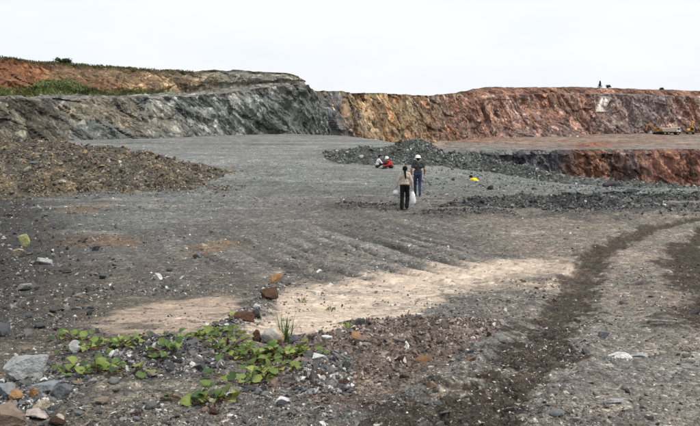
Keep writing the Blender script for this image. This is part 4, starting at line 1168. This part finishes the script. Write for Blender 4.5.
def blob(name, prims, mats, parent, voxel=.0105, smooth=4):
    """prims (p0, r0, p1, r1, material index) fused into one continuous skin"""
    bm = bmesh.new()
    for p0, r0, p1, r1, _ in prims: capsule(bm, p0, r0, p1, r1)
    bmesh.ops.recalc_face_normals(bm, faces=bm.faces)
    me = bpy.data.meshes.new(name); bm.to_mesh(me); bm.free()
    o = bpy.data.objects.new(name, me); col.objects.link(o)
    rm = o.modifiers.new('r', 'REMESH'); rm.mode = 'VOXEL'; rm.voxel_size = voxel
    sm = o.modifiers.new('s', 'SMOOTH'); sm.iterations = smooth; sm.factor = .5
    dg = bpy.context.evaluated_depsgraph_get(); dg.update()
    me2 = bpy.data.meshes.new_from_object(o.evaluated_get(dg))
    o.modifiers.clear(); o.data = me2; bpy.data.meshes.remove(me)
    me2.materials.clear()
    for m in mats: me2.materials.append(m)
    n = len(me2.polygons); cen = np.zeros(n * 3, np.float32); me2.polygons.foreach_get('center', cen); cen = cen.reshape(-1, 3)
    best = np.full(n, 1e9); idx = np.zeros(n, np.int32)
    for p0, r0, p1, r1, mi in prims:
        p0, p1 = np.array(p0), np.array(p1); d = p1 - p0; L2 = max(d @ d, 1e-9)
        t = np.clip(((cen - p0) @ d) / L2, 0, 1)
        dist = np.linalg.norm(cen - (p0 + t[:, None] * d), axis=1) - (r0 + (r1 - r0) * t)
        m = dist < best; best = np.where(m, dist, best); idx = np.where(m, mi, idx)
    me2.polygons.foreach_set('material_index', idx); me2.polygons.foreach_set('use_smooth', np.ones(n, bool))
    o.parent = parent
    return o

def hand(pr, wrist, dirv, side, mi, curl=.6):
    """palm and five curled fingers; dirv is the direction the hand hangs in, side = +1 right / -1 left"""
    w = np.array(wrist, float); d = np.array(dirv, float); d /= np.linalg.norm(d)
    f = np.array((0, 1.0, 0)); f = f - d * (f @ d); f /= np.linalg.norm(f)          # across the palm, towards the thumb
    n_ = np.cross(d, f) * side                                                    # palm side
    c = w + d * .05
    pr.append((tuple(w + f * .012), .021, tuple(c + d * .035 + f * .022), .017, mi)); pr.append((tuple(w - f * .012), .021, tuple(c + d * .03 - f * .022), .017, mi))
    for k, (off, ln) in enumerate(((.030, .036), (.011, .041), (-.009, .038), (-.029, .030))):
        a = c + d * .035 + f * off; b = a + d * ln * .9 + n_ * ln * .35 * curl; e = b + d * ln * .35 * (1 - curl) + n_ * ln * .8 * curl
        pr.append((tuple(a), .0100, tuple(b), .0092, mi)); pr.append((tuple(b), .0092, tuple(e), .0082, mi))
    a = w + d * .025 + f * .026; b = a + f * .022 + d * .022 + n_ * .01; e = b + d * .024 + n_ * .014
    pr.append((tuple(a), .0125, tuple(b), .0105, mi)); pr.append((tuple(b), .0105, tuple(e), .0085, mi))

def head(pr, c, fwd, mi):
    c = np.array(c, float); f = np.array(fwd, float); f /= np.linalg.norm(f); up = np.array((0, 0, 1.0)); sd = np.cross(f, up); sd /= np.linalg.norm(sd); up = np.cross(sd, f)
    A = lambda x, y, z: tuple(c + sd * x + f * y + up * z)
    pr += [(A(0, -.015, .02), .088, A(0, .02, .03), .082, mi), (A(0, .035, -.05), .056, A(0, .03, .0), .07, mi), (A(0, .055, -.075), .03, A(0, .05, -.05), .04, mi),
           (A(0, .088, .02), .011, A(0, .106, -.012), .014, mi), (A(-.034, .085, .035), .012, A(.034, .085, .035), .012, mi), (A(-.018, .085, -.045), .010, A(.018, .085, -.045), .010, mi),
           (A(-.088, .0, .02), .012, A(-.086, -.005, -.015), .010, mi), (A(.088, .0, .02), .012, A(.086, -.005, -.015), .010, mi)]
    return A

M_skin = plain('skin', (.36, .20, .13), .6, .08, 25)
M_hair = plain('hair_black', (.008, .007, .006), .85, .3, 60, .1)
M_eye = plain('eye_dark', (.02, .015, .012), .3)
M_beige = plain('beige_jacket', (.52, .43, .34), .9, .12, 9, bump=.02)
M_black = plain('black_trousers', (.012, .012, .013), .9, .3, 9, bump=.02)
M_shoe = plain('black_shoe', (.015, .014, .013), .6, .3, 20)
M_shirt = plain('charcoal_shirt', (.045, .048, .052), .9, .25, 9, bump=.02)
M_jean = plain('blue_jeans', (.035, .05, .095), .9, .35, 10, bump=.02)
M_helm = plain('white_helmet', (.82, .82, .80), .35, .03, 8, .5)
M_white = plain('white_shirt', (.72, .71, .72), .9, .08, 10, bump=.02)
M_red = plain('red_shirt', (.55, .025, .018), .9, .15, 10, bump=.02)
M_yellow = plain('yellow_shirt', (.75, .60, .03), .8, .08, 10, bump=.02)
M_bag = plain('white_plastic', (.78, .78, .78), .45, .06, 14, .4, bump=.03)
M_tan = plain('tan_glove', (.40, .28, .15), .85, .2, 20)
M_pants = plain('dark_trousers', (.03, .03, .035), .9, .3, 9, bump=.02)

def eyes(root, A):
    for sx in (-1, 1):
        bm = bmesh.new(); bmesh.ops.create_icosphere(bm, subdivisions=2, radius=.009, matrix=Matrix.Translation(A(sx * .034, .098, .018)))
        me = bpy.data.meshes.new('eye'); bm.to_mesh(me); bm.free(); me.materials.append(M_eye); add_obj('eye', me, root)

def helmet(root, A, mat=None, r=.125):
    V, F = [], []; n = 20
    prof = [(1.28, -.28), (1.30, -.20), (1.04, -.12), (1.02, .15), (.95, .48), (.76, .78), (.45, .98), (.0, 1.05)]
    for j, (pr_, z) in enumerate(prof):
        for i in range(n):
            an = 2 * math.pi * i / n; k = 1 + (.14 if j < 2 else .06) * max(0, math.sin(an))
            V.append(A(r * pr_ * math.cos(an) * .94, r * pr_ * math.sin(an) * k, .055 + r * z * .85))
    for j in range(len(prof) - 1):
        for i in range(n): F.append((j * n + i, j * n + (i + 1) % n, (j + 1) * n + (i + 1) % n, (j + 1) * n + i))
    return add_obj('helmet', mesh_np('helmet', np.array(V), np.array(F), mat or M_helm), root)

def stand_at(u, v, sink=0.0):
    x, y = hit(u, v)
    return x, y, float(TOP(np.array([x]), np.array([y]))[0]) - sink

# --- woman walking away with two plastic bags
x, y, z = stand_at(404.5, 210)
woman = empty('person', (x, y, z), R(-6)); tag(woman, 'woman in beige jacket and black trousers walking away carrying white bags', 'person')
SK, TP, BT, SH = 0, 1, 2, 3
pr = []
# torso in a hip-length jacket
pr += [((-.075, -.005, .93), .112, (.075, -.005, .93), .112, BT), ((-.08, 0, .99), .118, (.08, 0, .99), .118, TP), ((-.06, 0, 1.10), .108, (.06, 0, 1.10), .108, TP), ((-.085, 0, 1.25), .108, (.085, 0, 1.25), .108, TP), ((-.13, -.01, 1.345), .065, (.13, -.01, 1.345), .065, TP), ((0, 0, 1.0), .12, (0, 0, 1.3), .11, TP)]
pr += [((0, -.01, 1.36), .055, (0, .005, 1.44), .047, SK), ((-.05, -.01, 1.38), .05, (.05, -.01, 1.38), .05, TP)]
A = head(pr, (0, .01, 1.505), (0, 1, -.06), SK)
for sx, kn, an, toe in ((-1, (-.095, .03, .49), (-.10, -.02, .10), (-.11, .12, .035)), (1, (.10, .10, .50), (.085, -.03, .14), (.09, .10, .06))):
    pr += [((sx * .085, 0, .90), .098, kn, .078, BT), (kn, .078, (an[0], an[1], an[2] + .0), .074, BT)]
    pr += [((an[0], an[1] - .03, an[2] - .06), .040, (toe[0], toe[1], toe[2] + .0), .036, SH), (an, .045, (an[0], an[1] - .02, an[2] - .05), .042, SH)]
hands = {}
for sx, el, wr in ((-1, (-.255, -.03, 1.09), (-.315, .03, .86)), (1, (.25, -.03, 1.09), (.285, .03, .85))):
    pr += [((sx * .155, -.01, 1.335), .064, el, .052, TP), (el, .052, wr, .042, TP)]
    hand(pr, wr, (sx * .08, .05, -1), sx, SK, .9); hands[sx] = np.array(wr) + np.array((sx * .008, .0, -.085))
blob('body', pr, [M_skin, M_beige, M_black, M_shoe], woman)
eyes(woman, A)
hp = [(A(0, -.03, .035), .096, A(0, .005, .05), .092, 0), (A(0, -.075, -.02), .06, A(0, -.06, .03), .075, 0), (A(0, -.10, -.03), .042, A(.01, -.125, -.14), .040, 0), (A(.01, -.125, -.14), .040, A(.025, -.135, -.27), .030, 0), (A(.025, -.135, -.27), .030, A(.03, -.135, -.36), .014, 0)]
blob('hair', hp, [M_hair], woman, .012, 3)

def bag(world, w, d, h, label, seed, group='plastic bags carried by the walking woman'):
    """a thin carrier bag hanging from two loop handles gathered in the hand"""
    r = np.random.default_rng(seed); root = empty('plastic_bag', world); tag(root, label, 'bag', group)
    V, F = [], []; n = 20
    prof = [(-.12, .18), (-.18, .42), (-.30, .72), (-.48, .92), (-.68, 1.0), (-.85, .95), (-.95, .75), (-1.0, .35)]
    for j, (t, k) in enumerate(prof):
        for i in range(n):
            a = 2 * math.pi * i / n
            kk = k * (1 + .16 * math.sin(3 * a + 1.7 * j) + .10 * math.sin(7 * a - j)) * (1 + r.normal(0, .03))
            V.append((w / 2 * kk * math.cos(a), d / 2 * kk * math.sin(a), t * h + r.normal(0, .006)))
    for j in range(len(prof) - 1):
        for i in range(n): F.append((j * n + i, (j + 1) * n + i, (j + 1) * n + (i + 1) % n, j * n + (i + 1) % n))
    F2 = F + []
    me = mesh_np('sack', np.array(V), np.array(F2), M_bag)
    add_obj('sack', me, root)
    for sy in (-1, 1):
        V, F = [], []
        tube(V, F, [(-.10 * w, sy * .08 * d, -.14 * h), (-.03 * w, sy * .04 * d, -.03 * h), (0, 0, .012), (.03 * w, sy * .04 * d, -.03 * h), (.10 * w, sy * .08 * d, -.14 * h)], (.012, .010, .008, .010, .012), 6)
        add_obj('handle', mesh_np('handle', np.array(V), np.array(F), M_bag), root)
Mw = Matrix.Translation(woman.location) @ Matrix.Rotation(R(-6), 4, 'Z')
bag(Mw @ Vector(hands[-1]), .24, .20, .21, 'small round white plastic bag in the left hand of the walking woman', 3)
bag(Mw @ Vector(hands[1]), .22, .20, .56, 'long white plastic bag in the right hand of the walking woman', 4)

# --- man in a white helmet walking ahead of her
x, y, z = stand_at(417.5, 196)
man = empty('person', (x, y, z), R(4)); tag(man, 'man in white helmet, dark shirt and jeans walking ahead of the woman', 'person')
pr = []
pr += [((-.075, 0, .95), .112, (.075, 0, .95), .112, BT), ((-.07, 0, 1.05), .112, (.07, 0, 1.05), .112, TP), ((-.10, .0, 1.28), .12, (.10, .0, 1.28), .12, TP), ((-.15, -.01, 1.42), .07, (.15, -.01, 1.42), .07, TP), ((0, 0, 1.02), .12, (0, 0, 1.36), .12, TP), ((-.06, -.01, 1.45), .055, (.06, -.01, 1.45), .055, TP)]
pr += [((0, -.01, 1.44), .06, (0, .01, 1.54), .056, SK)]
A = head(pr, (0, .02, 1.61), (0, 1, -.12), SK)
for sx, kn, an, toe in ((-1, (-.09, .16, .52), (-.08, .12, .10), (-.09, .27, .04)), (1, (.095, .02, .50), (.075, -.16, .14), (.08, -.03, .05))):
    pr += [((sx * .085, 0, .93), .098, kn, .070, BT), (kn, .070, an, .056, BT)]
    pr += [((an[0], an[1] - .04, an[2] - .06), .044, toe, .038, SH), (an, .048, (an[0], an[1] - .02, an[2] - .05), .045, SH)]
for sx, el, wr in ((-1, (-.29, -.03, 1.15), (-.27, .10, .92)), (1, (.29, -.04, 1.15), (.31, .10, .95))):
    sh = (sx * .19, -.01, 1.40); mid = tuple(np.array(sh) * .45 + np.array(el) * .55)
    pr += [(sh, .068, mid, .060, TP), (mid, .05, el, .045, SK), (el, .045, wr, .032, SK)]
    hand(pr, wr, (0, .12, -1), sx, SK if sx < 0 else 4, .8)
blob('body', pr, [M_skin, M_shirt, M_jean, M_shoe, M_tan], man)
eyes(man, A); helmet(man, A)
blob('hair', [(A(0, -.045, -.03), .062, A(0, -.04, .03), .075, 0)], [M_hair], man, .012, 2)

# --- two people sitting by the spoil heap
def sitter(u, v, rz, top, label, lean, headgear, seed, hunch=0.0):
    x, y, z = stand_at(u, v)
    p = empty('person', (x, y, z), rz); tag(p, label, 'person')
    pr = []
    c1, c2 = (0, .10 * lean, .32), (0, .24 * lean, .56 - hunch)
    pr += [((-.08, 0, .125), .12, (.08, 0, .125), .12, BT), ((-.07, c1[1] * .6, .26), .115, (.07, c1[1] * .6, .26), .115, TP), ((-.09, c2[1] * .8, c2[2] - .10), .118, (.09, c2[1] * .8, c2[2] - .10), .118, TP), ((-.14, c2[1], c2[2]), .066, (.14, c2[1], c2[2]), .066, TP), ((0, 0, .16), .12, (0, c2[1] * .8, c2[2] - .08), .115, TP)]
    pr += [((0, c2[1] + .01, c2[2] + .02), .055, (0, c2[1] + .045 * (1 + lean), c2[2] + .12), .05, SK)]
    A = head(pr, (0, c2[1] + .055 * (1 + lean), c2[2] + .19), (0, 1, -.35), SK)
    for sx in (-1, 1):
        kn, an = (sx * .17, .40, .34), (sx * .10, .56, .07)
        pr += [((sx * .09, .02, .13), .095, kn, .068, BT), (kn, .068, an, .050, BT), ((an[0], an[1] - .03, .04), .040, (an[0], an[1] + .16, .036), .034, SH)]
        el, wr = (sx * .26, c2[1] + .14, c2[2] - .22), (sx * .12, c2[1] + .34, c2[2] - .25)
        pr += [((sx * .165, c2[1], c2[2] - .01), .062, el, .050, TP), (el, .046, wr, .031, SK if headgear != 'cap' else TP)]
        hand(pr, wr, (-sx * .3, .9, -.25), sx, SK, .6)
    blob('body', pr, [M_skin, top, M_pants, M_shoe], p); eyes(p, A)
    if headgear == 'hair': blob('hair', [(A(0, -.025, .04), .095, A(0, .005, .055), .09, 0), (A(0, -.07, -.03), .055, A(0, -.06, .03), .07, 0)], [M_hair], p, .012, 3)
    else: helmet(p, A, r=.118)
    return p
sitter(377, 168.2, R(-75), M_white, 'person in white shirt with dark hair sitting on the ground facing right', .5, 'hair', 1)
sitter(391, 168.8, R(125), M_red, 'person in red top and white helmet sitting hunched beside the white-shirted person', 1.0, 'cap', 2, .08)

# --- someone in yellow bent low on the rubble slope
x, y = 7.55, 39.9; z = float(TOP(np.array([x]), np.array([y]))[0])
yp = empty('person', (x, y, z), R(38)); tag(yp, 'person in yellow top crouching low on the rubble slope at right', 'person')
pr = [((-.08, 0, .24), .12, (.08, 0, .24), .12, BT), ((-.07, .14, .36), .115, (.07, .14, .36), .115, TP), ((-.10, .32, .44), .12, (.10, .32, .44), .12, TP), ((-.14, .42, .47), .066, (.14, .42, .47), .066, TP), ((0, .05, .28), .12, (0, .34, .44), .118, TP), ((0, .42, .48), .055, (0, .52, .53), .05, SK)]
A = head(pr, (0, .58, .57), (0, .8, -.6), SK)
for sx in (-1, 1):
    kn, an = (sx * .15, .34, .12), (sx * .11, -.08, .07)
    pr += [((sx * .09, .0, .22), .095, kn, .07, BT), (kn, .068, an, .05, BT), (an, .045, (sx * .11, -.02, .035), .036, SH)]
    el, wr = (sx * .24, .52, .30), (sx * .14, .66, .13)
    pr += [((sx * .165, .42, .46), .062, el, .05, TP), (el, .046, wr, .031, SK)]
    hand(pr, wr, (-sx * .1, .5, -.8), sx, SK, .6)
blob('body', pr, [M_skin, M_yellow, M_pants, M_shoe], yp); eyes(yp, A)
blob('hair', [(A(0, -.025, .04), .095, A(0, .005, .055), .09, 0), (A(0, -.07, -.03), .055, A(0, -.06, .03), .07, 0)], [M_hair], yp, .012, 3)

# ------------------------------------------------------------------ machines on the terrace
M_mach = plain('machine_orange', (.50, .22, .03), .5, .15, 2, .4)
M_machy = plain('machine_yellow', (.52, .30, .06), .5, .15, 2, .4)
M_dark = plain('machine_dark', (.03, .03, .03), .8, .2, 3)
M_bed = plain('dump_bed', (.42, .36, .26), .6, .12, 2, .3)
M_cabw = plain('cab_white', (.78, .77, .74), .4, .05, 3, .4)
M_glass = plain('cab_glass', (.02, .025, .03), .1, .1, 3, .6)
def bm_obj(name, bm, mat, parent, bev=.04):
    if bev: bmesh.ops.bevel(bm, geom=bm.edges[:], offset=bev, segments=1, affect='EDGES')
    me = bpy.data.meshes.new(name); bm.to_mesh(me); bm.free(); me.materials.append(mat)
    return add_obj(name, me, parent)
def box(bm, c, d, rx=0, ry=0, taper=1.0):
    vs = bmesh.ops.create_cube(bm, size=1)['verts']
    for v in vs:
        if v.co.z > 0: v.co.x *= taper; v.co.y *= taper
        v.co = Vector((v.co.x * d[0], v.co.y * d[1], v.co.z * d[2]))
    bmesh.ops.rotate(bm, verts=vs, cent=(0, 0, 0), matrix=Matrix.Rotation(rx, 3, 'X') @ Matrix.Rotation(ry, 3, 'Y'))
    bmesh.ops.translate(bm, verts=vs, vec=c)
def boxo(name, c, d, mat, parent, ry=0, bev=.05, taper=1.0):
    bm = bmesh.new(); box(bm, c, d, 0, ry, taper); return bm_obj(name, bm, mat, parent, bev)
def prism(name, poly, y0, y1, mat, parent, bev=.03):
    bm = bmesh.new()
    a = [bm.verts.new((p[0], y0, p[1])) for p in poly]; b = [bm.verts.new((p[0], y1, p[1])) for p in poly]
    bm.faces.new(a); bm.faces.new(b[::-1])
    for i in range(len(poly)): bm.faces.new((a[i], b[i], b[(i + 1) % len(poly)], a[(i + 1) % len(poly)]))
    bmesh.ops.recalc_face_normals(bm, faces=bm.faces)
    return bm_obj(name, bm, mat, parent, bev)
def wheel(parent, x, y, r, w):
    bm = bmesh.new(); bmesh.ops.create_cone(bm, cap_ends=True, segments=18, radius1=r, radius2=r, depth=w, matrix=Matrix.Translation((x, y, r)) @ Matrix.Rotation(R(90), 4, 'X'))
    t = bm_obj('wheel', bm, M_dark, parent, .06)
    bm = bmesh.new(); bmesh.ops.create_cone(bm, cap_ends=True, segments=14, radius1=r * .5, radius2=r * .42, depth=w * 1.1, matrix=Matrix.Translation((x, y, r)) @ Matrix.Rotation(R(90), 4, 'X'))
    bm_obj('rim', bm, M_machy, t, 0)
def terrace_z(x, y):
    k = np.argmin((TX - x) ** 2 + (TY - y) ** 2); return float(TZZ.ravel()[k])
def excavator(u, yy, rz, mat, label, boom_up=0.0, k=1.0):
    x = (u - 350) / FPX * yy
    o = empty('excavator', (x, yy, terrace_z(x, yy) - .05), rz); tag(o, label, 'excavator', 'excavators at the foot of the red cliff'); o.scale = (k, k, k)
    for sy in (-1, 1): prism('track', [(-1.9, .15), (-1.6, 0), (1.6, 0), (1.9, .15), (2.0, .5), (1.7, .9), (-1.7, .9), (-2.0, .5)], sy * 1.15 - .3, sy * 1.15 + .3, M_dark, o)
    boxo('turntable', (0, 0, .98), (1.4, 1.4, .35), M_dark, o)
    h = prism('house', [(-2.2, 1.15), (1.5, 1.15), (1.5, 1.7), (.3, 2.2), (-2.0, 2.25), (-2.3, 1.8)], -1.25, 1.25, mat, o)
    cb = prism('cab', [(.25, 1.75), (1.6, 1.75), (1.6, 2.3), (1.2, 3.05), (.3, 3.05)], .3, 1.2, mat, o)
    prism('window', [(.45, 2.1), (1.45, 2.1), (1.42, 2.35), (1.12, 2.92), (.45, 2.92)], 1.205, 1.235, M_glass, cb, 0); boxo('window', (1.52, .75, 2.35), (.06, .75, .7), M_glass, cb, R(-18), 0)
    b = boom_up
    prism('boom', [(1.2, 1.6), (1.5, 1.5), (3.3, 4.3 + b), (4.9, 4.5 + b), (4.9, 4.85 + b), (3.1, 4.85 + b)], -.25, .25, mat, o)
    prism('stick', [(4.6, 4.9 + b), (5.1, 4.7 + b), (5.6, 2.1 + b), (5.3, 2.0 + b)], -.18, .18, mat, o)
    prism('bucket', [(5.2, 2.2 + b), (5.8, 2.2 + b), (5.9, 1.5 + b), (5.3, 1.0 + b), (4.6, 1.1 + b), (4.9, 1.6 + b)], -.5, .5, M_dark, o)
excavator(657, 284, R(180), M_mach, 'orange excavator at the left of the dump truck below the red cliff', -.6)
excavator(688, 286, R(-110), M_machy, 'yellow excavator right of the dump truck with its arm raised', .6)
xx = (668 - 350) / FPX * 281
tk = empty('dump_truck', (xx, 281, terrace_z(xx, 281) - .03), 0); tag(tk, 'beige dump truck with white cab between the two excavators', 'truck')
boxo('chassis', (0, 0, 1.05), (7.2, 1.6, .4), M_dark, tk)
prism('dump_bed', [(-3.9, 1.9), (-3.4, 1.3), (1.5, 1.3), (1.9, 2.2), (1.9, 3.0), (-4.1, 2.6)], -1.3, 1.3, M_bed, tk)
prism('canopy', [(1.75, 2.95), (3.3, 3.0), (3.3, 3.2), (1.75, 3.2)], -1.3, 1.3, M_cabw, tk)
cb = prism('cab', [(2.05, 1.2), (3.7, 1.2), (3.7, 2.1), (3.3, 2.93), (2.05, 2.9)], -1.15, 1.15, M_cabw, tk)
prism('window', [(2.4, 2.05), (3.5, 2.05), (3.2, 2.75), (2.4, 2.75)], -1.19, -1.155, M_glass, cb, 0); boxo('windscreen', (3.56, 0, 2.5), (.05, 1.9, .7), M_glass, cb, R(-24), 0)
boxo('bumper', (3.8, 0, .9), (.25, 2.3, .5), M_dark, tk)
for wx in (-2.6, -1.1, 2.7):
    for sy in (-1, 1): wheel(tk, wx, sy * 1.1, .72, .5)
# small earth cone left on the terrace
xx, yy = (592 - 350) / FPX * 205, 205
V, F = [], []; n = 40
for j in range(12):
    t = j / 11
    for i in range(n):
        a = 2 * math.pi * i / n; rr_ = 5.5 * t * (1 + .15 * float(perlin(math.cos(a) * 1.5, math.sin(a) * 1.5, 3.0)))
        V.append((rr_ * math.cos(a) * 1.5, rr_ * math.sin(a), 1.45 * (1 - t) ** 1.1 - .15 + .12 * float(perlin(rr_ * math.cos(a), rr_ * math.sin(a), 1.0)) * (1 - t)))
for j in range(11):
    for i in range(n): F.append((j * n + i, (j + 1) * n + i, (j + 1) * n + (i + 1) % n, j * n + (i + 1) % n))
tint = np.zeros((len(V), 3)) + np.array((.27, .125, .08))
tag(add_obj('earth_mound', mesh_np('earth_mound', np.array(V), np.array(F), M_terrace, tint), None, (xx, yy, terrace_z(xx, yy))), 'small red earth mound on the terrace near its front edge', 'earth mound')
